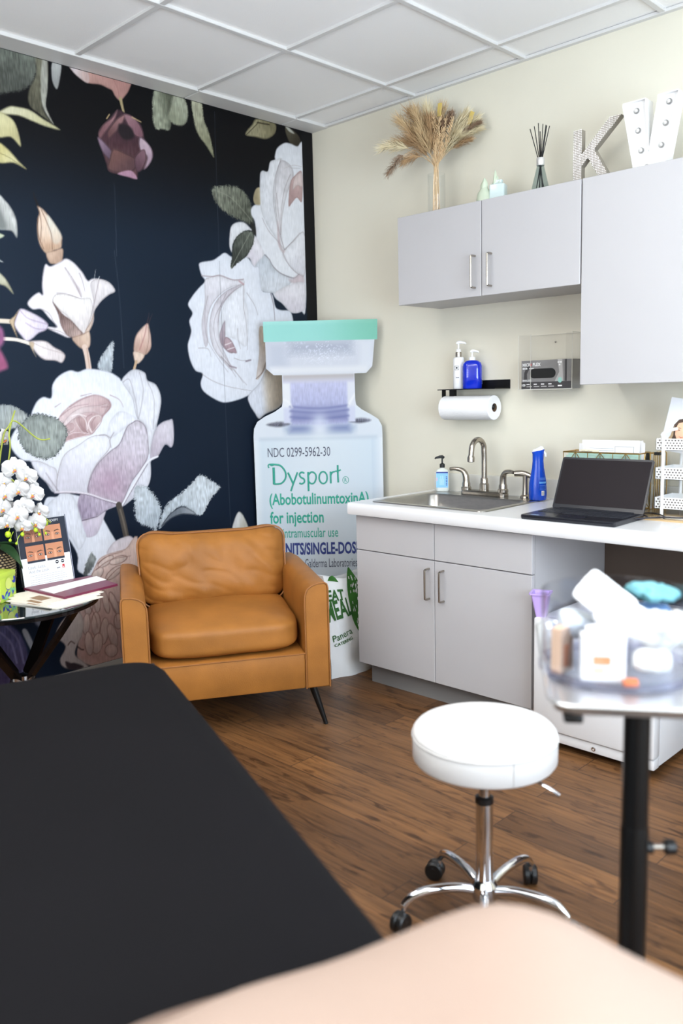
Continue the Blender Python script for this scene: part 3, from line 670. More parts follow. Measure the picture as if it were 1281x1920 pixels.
w.box(RX + .03, RX + .036, -3.34, -1.06, .71, 2.19, clear_mat('window_glass', (.95, .97, 1, 1), .1))
struct(w, 'window_1')
b = MB(); b.box(0, .008, RY, -.012, 0, .133, M_base, bev=.003); struct(b, 'baseboard_left')
b = MB(); b.box(0, .834, -.008, 0, 0, .1, M_base); b.box(1.75, RX, -.008, 0, 0, .1, M_base); struct(b, 'baseboard_right')
# suspended ceiling: tee grid, border strip against the mural wall, wall angle
g = MB(); GX = [.7208 + .6096 * k for k in range(7)]; GY = [-.221 - .6096 * k for k in range(8)]
for x in GX: g.box(x - .012, x + .012, RY, 0, H, H + .014, M_tee, bev=.002, seg=1)
for y in GY: g.box(.1235, RX, y - .011, y + .011, H + .001, H + .013, M_tee)
struct(g, 'trim_1')
g = MB()
g.box(0, .1215, RY, -.834, H - .004, H + .012, M_tee, bev=.002, seg=1); g.box(0, .1215, -.829, -.226, H - .004, H + .012, M_tee, bev=.002, seg=1); g.box(0, .1215, -.222, 0, H - .004, H + .012, M_tee, bev=.002, seg=1)
g.box(0, RX, -.022, 0, H - .002, H + .01, M_tee)
struct(g, 'trim_2')

M_lamp = mat('lamp_diffuser', rgb(250, 250, 250), .6, emit=((1, .965, .91, 1), TROFFER))
def troffer(x0, y0, label):
    t = thing('ceiling_light', label, 'ceiling light', (x0, y0, H - .012), group=None)
    f = MB(); X, Y = .6096, 1.2192
    f.box(.012, X - .012, .012, .04, 0, .02, M_white); f.box(.012, X - .012, Y - .04, Y - .012, 0, .02, M_white)
    f.box(.012, .04, .04, Y - .04, 0, .02, M_white); f.box(X - .04, X - .012, .04, Y - .04, 0, .02, M_white)
    f.build('frame', t)
    MB().box(.04, X - .04, .04, Y - .04, .004, .018, M_lamp).build('diffuser', t)
troffer(GX[0], GY[5], 'white recessed ceiling light panel above the armchair and treatment bed')
troffer(GX[3], GY[4], 'white recessed ceiling light panel above the rolling tray')
troffer(GX[3], GY[7], 'white recessed ceiling light panel near the back wall')

paint_mural()

# ------------------------------------------------------------------ cabinets and worktop
def pull(mb, x, y, z0, z1, out=.032):
    r = .012
    mb.tube([(x, y, z0 + .004), (x, y - out + r, z0 + .004), (x, y - out + .003, z0 + .007), (x, y - out, z0 + r + .004), (x, y - out, z1 - r - .004), (x, y - out + .003, z1 - .007), (x, y - out + r, z1 - .004), (x, y, z1 - .004)], .0045, M_nickel, n=10, sub=3)
t = thing('wall_cabinet', 'short grey wall cabinet with two doors above the sink', 'cabinet', (.862, 0, 1.728))
MB().box(0, .9125, -.295, -.002, .0, .382, M_cab).build('body', t)
for x0, x1, hx in ((.001, .4555, .430), (.4595, .9115, .486)):
    d = MB().box(x0, x1, -.315, -.297, -.002, .384, M_cab, bev=.0015, seg=1).build('door', t)
    h = MB(); pull(h, hx - (0.004 if hx < .46 else -.022), -.315, .030, .168); h.build('handle', d)
t = thing('wall_cabinet', 'tall grey wall cabinet with a plain door above the laptop', 'cabinet', (1.7775, 0, 1.346))
MB().box(0.001, .76, -.295, -.002, 0, .764, M_cab).build('body', t)
d = MB().box(.002, .758, -.315, -.297, -.001, .766, M_cab, bev=.0015, seg=1).build('door', t)
MB().box(-.0005, .004, -.297, -.285, .262, .272, M_nickel).build('hinge', d)

t = thing('base_cabinet', 'grey sink base cabinet with two doors below two false drawer fronts', 'cabinet', (.8347, 0, 0))
b = MB(); X = .9146
b.box(0, .018, -.578, -.002, .1, .79, M_cab); b.box(X - .018, X, -.578, -.002, .0, .798, M_cab); b.box(.018, X - .018, -.578, -.002, .1, .118, M_cab)
b.box(.018, X - .018, -.016, -.002, .118, .79, M_cab); b.box(.018, X - .018, -.578, -.56, .6, .79, M_cab)
b.build('body', t)
MB().box(.02, X - .018, -.535, -.517, 0, .1, M_toe).build('toe_kick', t)
for x0, x1, hx in ((.0, .4438, .419), (.4468, X, .495)):
    MB().box(x0, x1, -.6, -.58, .636, .789, M_cab, bev=.0015, seg=1).build('drawer_front', t)
    d = MB().box(x0, x1, -.6, -.58, .105, .632, M_cab, bev=.0015, seg=1).build('door', t)
    h = MB(); pull(h, hx, -.6, .464, .601); h.build('handle', d)

CT = .850                                       # worktop height
x0, x1, hx0, hx1, hy0, hy1 = .822, 3.3, .92, 1.475, -.53, -.10
t = thing('worktop', 'long white worktop with rolled front edge above the sink cabinet and fridge', 'worktop')
c = MB()
zb = .812
c.box(x0, hx0, -.615, -.018, zb, CT, M_counter); c.box(hx1, x1, -.615, -.018, zb, CT, M_counter)
c.box(hx0, hx1, -.615, hy0, zb, CT, M_counter); c.box(hx0, hx1, hy1, -.018, zb, CT, M_counter)
prof = [(-.615, CT), (-.630, CT), (-.637, CT - .003), (-.641, CT - .010), (-.642, CT - .02), (-.642, CT - .044), (-.638, CT - .052), (-.628, CT - .054), (-.615, CT - .052)]
c.loft([[(x, y, z) for y, z in prof] for x in (x0, x1)], M_counter, cap0=True, cap1=True)
c.build('slab', t, angle=50)
MB().box(x0, x1, -.018, -.001, CT - .03, CT + .085, mat('cream_laminate', rgb(226, 223, 214), .35), bev=.004).build('backsplash', t)
MB().box(3.27, 3.29, -.6, -.02, 0, zb, M_cab).build('end_panel', t)
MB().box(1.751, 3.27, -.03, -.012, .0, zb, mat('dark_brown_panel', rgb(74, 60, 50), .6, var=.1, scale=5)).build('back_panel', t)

# sink
t = thing('sink', 'stainless drop-in sink set in the white worktop', 'sink')
s = MB(); sx0, sx1, sy0, sy1 = .888, 1.504, -.565, -.062
s.loft([rrect(sx0, sx1, sy0, sy1, .03, CT), rrect(sx0 + .002, sx1 - .002, sy0 + .002, sy1 - .002, .03, CT + .004), rrect(sx0 + .012, sx1 - .012, sy0 + .012, sy1 - .012, .03, CT + .005),
        rrect(sx0 + .035, sx1 - .035, sy0 + .035, sy1 - .105, .05, CT + .003), rrect(sx0 + .042, sx1 - .042, sy0 + .042, sy1 - .112, .05, CT - .006),
        rrect(sx0 + .055, sx1 - .055, sy0 + .055, sy1 - .125, .06, CT - .15), rrect(sx0 + .08, sx1 - .08, sy0 + .08, sy1 - .15, .06, CT - .17), rrect(1.15, 1.23, -.40, -.32, .039, CT - .174)], M_steel, cap1=True)
s.build('basin', t, angle=40)
MB().lathe([(.03, 0), (.042, .001), (.042, .004), (.03, .003)], M_chrome, TR(1.19, -.36, CT - .175)).build('drain', t)

t = thing('faucet', 'brushed nickel gooseneck faucet with two lever handles behind the sink', 'faucet', (1.188, -.108, CT + .005))
MB().loft([rrect(-.125, .125, -.028, .028, .026, 0), rrect(-.125, .125, -.028, .028, .026, .012), rrect(-.118, .118, -.022, .022, .02, .02)], M_nickel, cap1=True).build('base_plate', t)
f = MB(); f.lathe([(.022, .02), (.022, .05), (.018, .055), (.017, .075), (.0135, .08)], M_nickel)
pts = [(0, 0, .078), (0, 0, .16), (0, -.002, .20)] + [(0, -.05 + .05 * cos(a), .205 + .052 * sin(a)) for a in [PI * k / 8 for k in range(1, 8)]] + [(0, -.1, .20), (0, -.102, .185)]
f.tube(pts, .0128, M_nickel, n=14, sub=3)
f.tube([(0, -.102, .188), (0, -.103, .178), (0, -.104, .16)], [.0135, .017, .0165], M_nickel, n=14)
f.build('spout', t)
MB().lathe([(.011, -.0015), (.011, 0)], M_black, TR(0, -.104, .1595)).build('aerator', t)
for sx in (-1, 1):
    h = MB(); h.lathe([(.024, .018), (.024, .03), (.02, .034), (.019, .05), (.016, .058)], M_nickel, TR(sx * .102, 0, 0))
    h.tube([(sx * .102, 0, .05), (sx * .104, -.002, .085), (sx * .118, -.008, .108), (sx * .15, -.02, .116), (sx * .175, -.028, .114)], [.017, .015, .012, .009, .008], M_nickel, n=12, sub=4)
    h.build('handle', t)
t = thing('side_sprayer', 'brushed nickel sink sprayer standing between faucet and blue spray bottle', 'sprayer', (1.402, -.10, CT + .005))
MB().lathe([(.024, 0), (.022, .008), (.015, .014), (.0125, .03), (.0115, .085), (.013, .1)], M_nickel).build('body', t)
MB().tube([(.03, .01, .094), (.0, 0, .106), (-.02, -.012, .109), (-.042, -.024, .108)], [.01, .0135, .014, .0125], M_nickel, n=14, sub=3).build('spray_head', t)

# ------------------------------------------------------------------ bottles by the sink
def pump(name, parent, z, s, m, neck, rz=0):
    p = MB(); p.lathe([(neck, z), (neck, z + .018 * s), (neck * .55, z + .022 * s), (.004 * s, z + .024 * s), (.004 * s, z + .05 * s)], m, n=18)
    p.tube([(.010 * s * cos(rz), .010 * s * sin(rz), z + .05 * s), (0, 0, z + .055 * s), (-.012 * s * cos(rz), -.012 * s * sin(rz), z + .055 * s), (-.034 * s * cos(rz), -.034 * s * sin(rz), z + .050 * s), (-.038 * s * cos(rz), -.038 * s * sin(rz), z + .045 * s)], [.006 * s, .0085 * s, .0075 * s, .005 * s, .0035 * s], m, n=10)
    return p.build(name, parent)
FACE = math.radians(35)                         # yaw that turns local -y towards the camera
t = thing('soap_bottle', 'clear hand soap bottle with blue label and black pump in the sink corner', 'bottle', (.925, -.082, CT + .005), FACE)
M_soap = mat('clear_soap', rgb(226, 230, 224), .12, var=.02)
MB().loft([rrect(-.030, .030, -.020, .020, .014, 0), rrect(-.032, .032, -.022, .022, .016, .006), rrect(-.032, .032, -.022, .022, .016, .092), rrect(-.026, .026, -.017, .017, .014, .103), rrect(-.011, .011, -.011, .011, .0105, .109), rrect(-.011, .011, -.011, .011, .0105, .115)], M_soap, cap0=True, cap1=True).build('body', t)
M_lb = mat('soap_label_blue', rgb(140, 196, 240), .5); M_lb2 = mat('soap_label_navy', rgb(44, 66, 150), .5)
l = MB(); l.box(-.028, .028, -.0232, -.0222, .018, .092, M_lb); l.box(-.028, .028, -.0236, -.0226, .088, .094, M_lb2)
for k in range(7): l.box(-.012 + k * .0032, -.0105 + k * .0032, -.0238, -.0230, .030, .030 + (.045 if k % 3 else .03), mat('label_pale', rgb(190, 222, 246), .5) if k == 0 else l.mats[-1])
l.box(-.027, -.023, -.0238, -.023, .05, .066, mat('label_pink', rgb(228, 170, 190), .5))

for k in range(6): l.box(.0185, .024, -.0238, -.0230, .028 + k * .008, .033 + k * .008 - (k % 2) * .001, M_lb2)
l.build('label', t)
pump('pump', t, .113, .95, M_black, .0125, .3)

t = thing('spray_bottle', 'royal blue waisted spray bottle with white trigger top beside the sink', 'bottle', (1.487, -.135, CT + .005), FACE)
bo = MB()
rings = []
for z, a, d in ((0, .034, .024), (.004, .037, .027), (.03, .0385, .028), (.075, .037, .027), (.105, .032, .024), (.14, .026, .02), (.17, .0235, .018), (.2, .024, .0185), (.215, .027, .02)):
    rings.append([(a * cos(q) * (abs(cos(q)) ** -.15 if abs(cos(q)) > .01 else 1), d * sin(q), z + (.006 * cos(q) if z > .21 else 0)) for q in [2 * PI * k / 32 for k in range(32)]])
bo.loft(rings, M_blue, cap0=True, cap1=True).build('body', t)
sp = MB(); sp.loft([[(x * .95, y * .95, z) for x, y, z in rings[-1]], [(x * .8, y * .85, z + .01) for x, y, z in rings[-1]], [(x * .4, y * .5, z + .014) for x, y, z in rings[-1]]], M_white, cap1=True)
sp.tube([(.022, 0, .21), (.031, 0, .2), (.032, 0, .188)], [.006, .005, .004], M_white); sp.build('trigger', t)
l = MB(); M_l3 = mat('spray_label', rgb(60, 105, 200), .4)
def onb(x, z, e=.0006):                         # front surface of the lower body
    return (x, -.0282 * math.sqrt(max(0, 1 - (x / .041) ** 2)) - e, z)
def patch(mb, xa, xb, za, zb, m, e=.0006): mb.grid(5, 2, lambda u, v: onb(xa + (xb - xa) * u, za + (zb - za) * v, e), m)
patch(l, .006, .030, .088, .10, M_l3); patch(l, .004, .033, .074, .082, mat('spray_label_light', rgb(96, 160, 230), .4)); 
for k in range(4): patch(l, .006, .032, .046 + k * .006, .049 + k * .006, M_l3)
l.build('label', t); l = MB(); patch(l, .014, .026, .022, .042, M_white); 
for k in range(5): patch(l, .0155 + k * .002, .0163 + k * .002, .024, .040, M_ink, .0012)
l.build('barcode', t)

# ------------------------------------------------------------------ laptop and what stands behind it
t = thing('laptop', 'open black laptop with a dark screen on the white worktop', 'laptop', (1.893, -.494, CT), math.radians(1.5))
M_lap = mat('laptop_black', rgb(24, 26, 34), .3, spec=.5); M_scr = mat('dark_screen', rgb(34, 29, 32), .4, spec=.12); M_key = mat('laptop_key', rgb(40, 42, 50), .5)
b = MB(); b.loft([rrect(-.186, .186, -.118, .118, .008, .0), rrect(-.188, .188, -.122, .122, .01, .006), rrect(-.188, .188, -.122, .122, .01, .015), rrect(-.186, .186, -.120, .120, .01, .0175)], M_lap, cap0=True, cap1=True).build('keyboard_deck', t)
k = MB()
for r in range(5):
    for c_ in range(15):
        if r == 4 and 4 <= c_ <= 8: continue
        x = -.16 + c_ * .0228; y = .078 - r * .022
        k.box(x - .0098, x + .0098, y - .009, y + .009, .0165, .0192, M_key)
k.box(-.069, .031, -.019, -.001, .0165, .0192, M_key)
label_part(k.build('keys', t), 'rows of small black keys')
MB().box(-.05, .05, -.105, -.045, .0172, .0180, mat('trackpad', rgb(30, 34, 48), .2)).build('trackpad', t)
MB().box(-.15, -.12, -.108, -.098, .0174, .0182, mat('sticker', rgb(150, 170, 200), .4)).build('sticker', t)
SM = TR(0, .116, .016, rx=math.radians(-24))
sc = MB(); sc.loft([[(x, y, z) for x, z, y in rrect(-.186, .186, .0, .213, .008, 0)], [(x, y, z) for x, z, y in rrect(-.186, .186, 0, .213, .008, .007)]], M_lap, SM, cap0=True, cap1=True)
sc.build('screen_lid', t)
label_part(MB().box(-.179, .179, -.0006, .0002, .018, .205, M_scr, SM).build('screen', t), 'dark switched-off screen')
MB().tube([(-.15, .118, .014), (.15, .118, .014)], .007, M_lap, n=10).build('hinge', t)

t = thing('file_organizer', 'gold wire file holder with mint front standing behind the laptop', 'file holder', (1.655, -.215, CT))
fw = .325; fh = .225
g = MB(); r = .0022
for y in (0, .10):
    for z in (.004, fh): g.tube([(0, y, z), (fw, y, z)], r * 1.4, M_gold, n=6)
    for k in range(7): g.tube([(fw * k / 6, y, .004), (fw * k / 6, y, fh)], r * .8, M_gold, n=6)
    for k in range(6):
        a, b2 = (k, k + 1) if k % 2 else (k + 1, k)
        g.tube([(fw * a / 6, y, fh), (fw * b2 / 6, y, fh - .07)], r * .8, M_gold, n=6)
        g.tube([(fw * a / 6, y, .075), (fw * b2 / 6, y, .004)], r * .8, M_gold, n=6)
for x in (0, fw):
    for z in (.004, fh): g.tube([(x, 0, z), (x, .1, z)], r * 1.2, M_gold, n=6)
g.tube([(fw, 0, .004), (fw, .05, fh), (fw, .1, .004)], r * .8, M_gold, n=6)
for k in range(1, 6): g.tube([(fw * k / 6, 0, .004), (fw * k / 6, .1, .004)], r, M_gold, n=6)
g.build('wire_frame', t)
for k, (y, hh, nm) in enumerate(((.012, .214, 'mint file folder in front inside the gold wire holder'), (.03, .222, 'mint file folder standing behind the front one in the gold wire holder'))):
    fo = MB().box(.006, fw - .008, 0, .003, 0, hh - .008, M_mint)
    if k == 1:
        fo.box(.06, .14, 0, .003, hh - .008, hh + .006, mat('cream_tab', rgb(236, 226, 200), .6))
        fo.tube([(.066 + .0035 * j, -.0008, hh - .003 + (.0055 if j % 2 else 0) * (1 - .25 * (j % 3))) for j in range(14)], .0007, M_ink, n=4)
    o = fo.build('file_folder'); o.location = (1.655, -.215 + y, CT + .006); tag(o, nm, 'folder', 'mint folders in the gold holder')
pap = [(.075, .30, .262, .002, 'front sheet of white printed forms rising out of the gold wire holder'), (.05, .315, .27, -.01, 'white printed sheet behind the front form in the gold wire holder'), (.028, .30, .255, .015, 'rearmost white sheet in the gold wire holder')]
for k, (xa, xb, hh, dz, nm) in enumerate(pap):
    p = MB().prism([(xa, 0), (xb, 0), (xb + .004, hh - .004 + dz), (xb - .02, hh + dz * .4), (xa, hh - .006)], 0, .0006, M_paper)
    if k == 0:
        for j in range(4): p.box(xa + .015, xa + .12, -.0006, -.0001, hh - .03 - j * .009, hh - .0285 - j * .009, M_grey_ink)
        for q in ((xa + .125, xb - .02, hh - .022, hh - .0205), (xa + .125, xb - .02, hh - .048, hh - .0465), (xa + .125, xa + .1265, hh - .048, hh - .0205), (xb - .0215, xb - .02, hh - .048, hh - .0205)): p.box(q[0], q[1], -.0006, -.0001, q[2], q[3], M_grey_ink)
    o = p.build('paper_sheet'); o.location = (1.655, -.215 + .05 + k * .014, CT + .007); tag(o, nm, 'paper', 'papers in the gold holder')
t = thing('wire_rack', 'narrow gold wire rack between the file holder and white basket stand', 'rack', (1.995, -.15, CT))
g = MB()
for k in range(4):
    y = k * .032
    g.tube([(0, y, 0), (.004, y, .1), (0, y, .222), (.012, y + .004, .228), (.022, y, .222), (.026, y, .1), (.022, y, 0)], .0022, M_gold, n=6, closed=False)
g.tube([(0, 0, .004), (0, .1, .004)], .002, M_gold, n=6); g.tube([(.022, 0, .004), (.022, .1, .004)], .002, M_gold, n=6)
g.tube([(-.012, .0, .224), (.034, .0, .228)], .003, M_gold, n=6); g.build('wire_frame', t)
MB().box(-.016, -.002, -.004, .006, .196, .226, M_black).box(.018, .04, -.006, .012, .218, .23, M_black).build('clip', t)

t = thing('basket_stand', 'white three tier stand of perforated baskets at the end of the worktop', 'basket stand', (2.07, -.27, CT + .006))
f = MB()
f.tube([(.03, -.004, -.001), (.03, -.004, .06), (.03, -.004, .27), (.024, .0, .30), (.04, .05, .315), (.04, .13, .315)], .0062, M_white, n=10, sub=3)
f.build('post', t); f = MB(); f.tube([(.36, -.004, -.001), (.36, -.004, .30), (.36, .05, .315)], .0062, M_white, n=10)
f.build('post', t); f = MB(); f.tube([(.03, .16, -.001), (.03, .16, .30)], .0062, M_white, n=10); f.build('post', t); f = MB(); f.tube([(.36, .16, -.001), (.36, .16, .30)], .0062, M_white, n=10)
f.build('post', t)
M_holedark = mat('basket_hole_dark', rgb(92, 86, 80), .8)  # flat dark patches painted for the shaded inside behind the holes
for z in (.022, .133, .241):
    bk = MB(); hh = .043
    for a in ((0, .4, 0, .0016), (0, .4, .1544, .156)): bk.box(a[0], a[1], a[2], a[3], z, z + hh, M_white)
    for a in ((0, .0016), (.3984, .4)): bk.box(a[0], a[1], 0, .156, z, z + hh, M_white)
    bk.box(0, .4, 0, .156, z, z + .0016, M_white)
    def fan(cx, cz, R, face):
        pts = [(cx, cz - R * .62)] + [(cx + R * cos(a), cz + R * .75 * sin(a)) for a in [math.radians(25 + 130 * k / 6) for k in range(7)]]
        return [(p[0], -.0003, p[1]) if face == 'f' else (-.0003, p[0], p[1]) for p in pts]
    for row in range(4):
        for c_ in range(34):
            cx = .008 + c_ * .0118 + (row % 2) * .0059; cz = z + .007 + row * .0096
            if cx < .395: bk.poly(fan(cx, cz, .0048, 'f'), M_holedark)
            if cx < .15: bk.poly(list(reversed(fan(cx, cz, .0048, 's'))), M_holedark)
    bk.build('basket', t)
# brochure with a portrait, leaning in the top basket
t = thing('brochure', 'pale brochure with a photo of a smiling long haired woman in the top basket', 'brochure', (2.052, -.20, CT + .245), 0, rot=(math.radians(-8), math.radians(9), 0))
b = MB().box(0, .2, 0, .004, 0, .2, mat('brochure_grey', rgb(214, 216, 222), .5))
M_skin = mat('print_skin', rgb(226, 178, 148), .6); M_hair = mat('print_hair', rgb(74, 54, 42), .6); M_hair2 = mat('print_hair_light', rgb(176, 150, 116), .6); M_lip = mat('print_lip', rgb(190, 90, 88), .6)
def pp(mb, pts, m, e, M=None): mb.poly([(x, -e, z) for x, z in pts], m, M)
pp(b, [(.004, .0), (.03, .06), (.034, .10), (.048, .122), (.075, .13), (.1, .118), (.112, .085), (.12, .03), (.13, 0)], M_hair, .0006)
pp(b, [(.004, .0), (.03, .06), (.036, .1), (.04, .06), (.028, .01)], M_hair2, .0009)
pp(b, [(.043, .085), (.05, .108), (.07, .116), (.09, .106), (.094, .08), (.088, .055), (.072, .042), (.055, .05), (.046, .066)], M_skin, .0012)
pp(b, [(.058, .05), (.085, .05), (.086, .02), (.056, .02)], M_skin, .0010)
pp(b, [(-.0, .0), (.02, .028), (.05, .034), (.07, .02), (.09, .034), (.12, .028), (.14, 0)], M_paper, .0014)
pp(b, [(.049, .089), (.056, .093), (.064, .091), (.064, .0895), (.056, .0905)], M_hair, .0016); pp(b, [(.076, .091), (.084, .093), (.091, .089), (.084, .0905), (.076, .0895)], M_hair, .0016)
pp(b, [(.052, .083), (.057, .0855), (.063, .083), (.057, .081)], M_hair, .0016); pp(b, [(.077, .083), (.083, .0855), (.088, .083), (.083, .081)], M_hair, .0016)
pp(b, [(.06, .062), (.07, .058), (.082, .062), (.07, .0545)], M_lip, .0016)
b.box(.06, .11, -.0008, 0, .165, .170, M_grey_ink); b.box(.06, .10, -.0008, 0, .15, .154, M_grey_ink)
b.build('printed_card', t)
t = thing('serving_board', 'tan and gold board lying flat under the white basket stand', 'board', (2.0, -.385, CT))
MB().loft([rrect(0, .55, 0, .30, .02, 0), rrect(0, .55, 0, .30, .02, .004), rrect(.002, .548, .002, .298, .02, .0055)], mat('tan_board', rgb(196, 166, 120), .22, var=.08, scale=4, stretch=(1, 8, 1), coat=.3), cap0=True, cap1=True).build('board', t)
o = MB().poly([(2.09, -.35, CT + .0062), (2.4, -.37, CT + .0062), (2.42, -.29, CT + .0062), (2.13, -.29, CT + .0062)], mat('cream_note', rgb(236, 228, 214), .6)).build('paper_note'); tag(o, 'cream paper note lying on the tan board at the edge of view', 'paper')
o = MB().prism([(2.262, 0), (2.5, 0), (2.5, .0008), (2.262, .0008)], -.70, -.50, M_paper).build('paper_sheet'); o.location = (0, .065, CT + .0003); tag(o, 'blank white paper sheet on the worktop front edge beyond the laptop', 'paper')
M_cable = mat('black_cable', rgb(28, 26, 38), .45)
o = MB().tube([(2.073, -.45, CT + .010), (2.12, -.40, CT + .012), (2.15, -.36, CT + .012), (2.2, -.34, CT + .011), (2.32, -.26, CT + .014), (2.5, -.22, CT + .011)], .0028, M_cable, n=8, sub=5).build('power_cable'); tag(o, 'black cable running from the laptop across the tan board', 'cable')
o = MB().tube([(2.06, -.36, CT + .005), (2.08, -.42, CT + .004), (2.1, -.39, CT + .012), (2.03, -.33, CT + .012), (2.0, -.28, CT + .004), (2.06, -.26, CT + .008), (2.14, -.34, CT + .012), (2.15, -.37, CT + .010)], .0026, M_cable, n=8, sub=5).build('looped_cable'); tag(o, 'short black cable looped in a bundle beside the laptop corner', 'cable')
# ------------------------------------------------------------------ wall shelf, towel roll, bottles, glove box
t = thing('wall_shelf', 'black metal wall shelf with a towel bar above the sink', 'shelf', (.932, 0, 1.338))
b = MB(); b.box(0, .326, -.125, -.001, 0, .004, M_blackmetal, bev=.001, seg=1); b.build('plate', t)
MB().box(.04, .326, -.006, -.001, .004, .042, M_blackmetal, bev=.001, seg=1).build('back_plate', t)
b = MB(); b.box(.045, .07, -.09, -.066, -.03, 0, M_blackmetal); b.box(.0, .006, -.09, -.066, -.088, .0, M_blackmetal)
b.tube([(.003, -.078, -.084), (.287, -.078, -.084)], .009, M_blackmetal, n=12); b.ball((.287, -.078, -.080), .0115, M_blackmetal, sc=(.5, 1, 1)); b.build('towel_bar', t)
t = thing('paper_towel_roll', 'white paper towel roll hanging under the black wall shelf', 'paper towel', (.943, -.078, 1.254))
r = MB(); RR = .056
prof = [(.0195, 0), (RR - .002, 0), (RR, .002), (RR, .278), (RR - .002, .28), (.0195, .28)]
r.lathe(prof, mat('towel_paper', rgb(240, 240, 241), .85, bump=.2, bscale=150), Matrix.Rotation(PI / 2, 4, 'Y'), n=48, cap=False)
r.build('roll', t); MB().lathe([(.0195, .279), (.0195, .001), (.018, .001), (.018, .279)], mat('card_core', rgb(120, 96, 74), .8), Matrix.Rotation(PI / 2, 4, 'Y'), n=32, cap=False).build('core', t)
t = thing('lotion_bottle', 'slim white pump bottle with a square black logo on the wall shelf', 'bottle', (1.012, -.063, 1.342), FACE)
MB().lathe([(.024, 0), (.0258, .003), (.0258, .14), (.0235, .146), (.0135, .149)], M_white, n=32).build('body', t)
MB().lathe([(.0145, .149), (.0145, .170), (.012, .172)], M_nickel, n=24).build('collar', t)
pump('pump', t, .166, .92, M_white, .011, PI * .95)
l = MB()
def cyl(mb, R, a0, a1, z0, z1, m): mb.grid(6, 2, lambda u, v: (R * sin(a0 + (a1 - a0) * u), -R * cos(a0 + (a1 - a0) * u), z0 + (z1 - z0) * v), m)
cyl(l, .0262, -.75, .05, .088, .108, M_ink); cyl(l, .0264, -.68, -.02, .0905, .1055, M_white); cyl(l, .0266, -.5, -.15, .094, .102, M_ink); l.build('logo', t); l = MB(); cyl(l, .0262, -.5, .1, .05, .056, M_grey_ink)
l.build('label', t)
t = thing('lotion_bottle', 'wide translucent blue pump bottle on the wall shelf', 'bottle', (1.090, -.063, 1.342), FACE)
M_cobalt = mat('cobalt_plastic', rgb(16, 44, 190), .1, var=.25, scale=7, coat=.5)
MB().loft([rrect(-.042, .042, -.027, .027, .024, 0), rrect(-.0445, .0445, -.029, .029, .026, .004), rrect(-.0445, .0445, -.029, .029, .026, .104), rrect(-.041, .041, -.026, .026, .024, .118), rrect(-.03, .03, -.02, .02, .018, .127), rrect(-.0145, .0145, -.0145, .0145, .014, .131)], M_cobalt, cap0=True, cap1=True).build('body', t)
pump('pump', t, .129, .8, M_white, .0145, PI * .95)
l = MB(); M_lw = mat('label_white', rgb(150, 170, 225), .5)
for k in range(9): l.box(.0448, .0455, -.004, .004 - (k % 3) * .002, .02 + k * .009, .026 + k * .009, M_lw); l.box(-.0455, -.0448, -.006, -.001, .02 + k * .009, .026 + k * .009, M_lw)
l.build('label', t)

t = thing('glove_box_holder', 'clear acrylic glove box holder screwed to the wall beside the shelf', 'holder', (1.362, 0, 1.330))
h = MB(); gx, gy, gz = .262, .098, .236
h.box(0, gx, -gy, -.002, 0, .003, M_clear); h.box(0, .003, -gy, -.002, .003, gz, M_clear); h.box(gx - .003, gx, -gy, -.002, .003, gz, M_clear); h.box(.003, gx - .003, -.005, -.002, .003, gz, M_clear)
h.box(.003, .062, -gy, -gy + .003, .003, gz, M_clear); h.box(gx - .03, gx - .003, -gy, -gy + .003, .003, gz, M_clear)
h.build('acrylic_case', t)
e = MB(); M_edge = mat('acrylic_edge', rgb(216, 214, 205), .15)
for x in (0, .061, gx - .0015): e.box(x, x + .0015, -gy - .0004, -gy + .001, 0, gz, M_edge)
e.box(0, gx, -gy - .0005, -gy + .001, 0, .0028, M_edge); e.box(0, gx, -.004, -.0015, gz, gz + .0012, M_edge); e.box(gx - .0012, gx, -gy, -.002, gz, gz + .0012, M_edge)
e.build('polished_edge', t)
MB().ball((.128, -.005, .204), .004, M_nickel, sc=(1, .6, 1)).build('screw', t)
M_gbox = mat('glove_box_grey', rgb(128, 126, 126), .5, var=.1, scale=9, stretch=(1, 1, 3)); M_gdk = mat('glove_box_dark', rgb(62, 60, 62), .5); M_glt = mat('glove_box_light', rgb(176, 174, 174), .5); M_red = mat('print_red', rgb(200, 40, 44), .5); M_wp = mat('print_white', rgb(236, 236, 236), .5)
t = thing('glove_box', 'grey disposable glove box with a black oval opening in the acrylic holder', 'box', (1.372, -.010, 1.3335))
g = MB(); bw, bh, by = .242, .122, -.078
g.box(0, bw, by, 0, 0, bh, M_gbox)
R1 = TR(0, by - .0006, 0, rx=PI / 2)
def gp(pts, m, e=0): g.poly([(x, by - .0005 - e, z) for x, z in pts], m)
gp([(0, 0), (.205, 0), (.205, .030), (0, .030)], M_gdk); gp([(.205, 0), (bw, 0), (bw, .030), (.205, .03)], M_gdk)
gp([(.012, .031), (.03, .031), (.028, .065), (.05, .105), (.03, .1), (.014, .07)], M_gdk, .0001)
gp([(.165, .031), (.205, .031), (.20, bh), (.178, bh), (.186, .07)], M_glt, .0001); gp([(.212, .031), (.222, .031), (.222, bh), (.212, bh)], M_gdk, .0001)
T = TR(0, by - .0012, 0, rx=PI / 2)
def gt(s_, m, x, z, w, h, bold=.01): g.text(s_, m, T @ Matrix.Translation((x, z, 0)), w=w, h=h, bold=bold)
gt('MICR', M_wp, .006, .098, .040, .0135, .03); gt('FLEX', M_wp, .058, .098, .038, .0135, .03)
gp([(.047 + .005 * cos(a), .104 + .0058 * sin(a)) for a in [2 * PI * k / 16 for k in range(16)]], M_red, .0003); gp([(.047 + .0026 * cos(a), .104 + .003 * sin(a)) for a in [2 * PI * k / 16 for k in range(16)]], M_gbox, .0005)
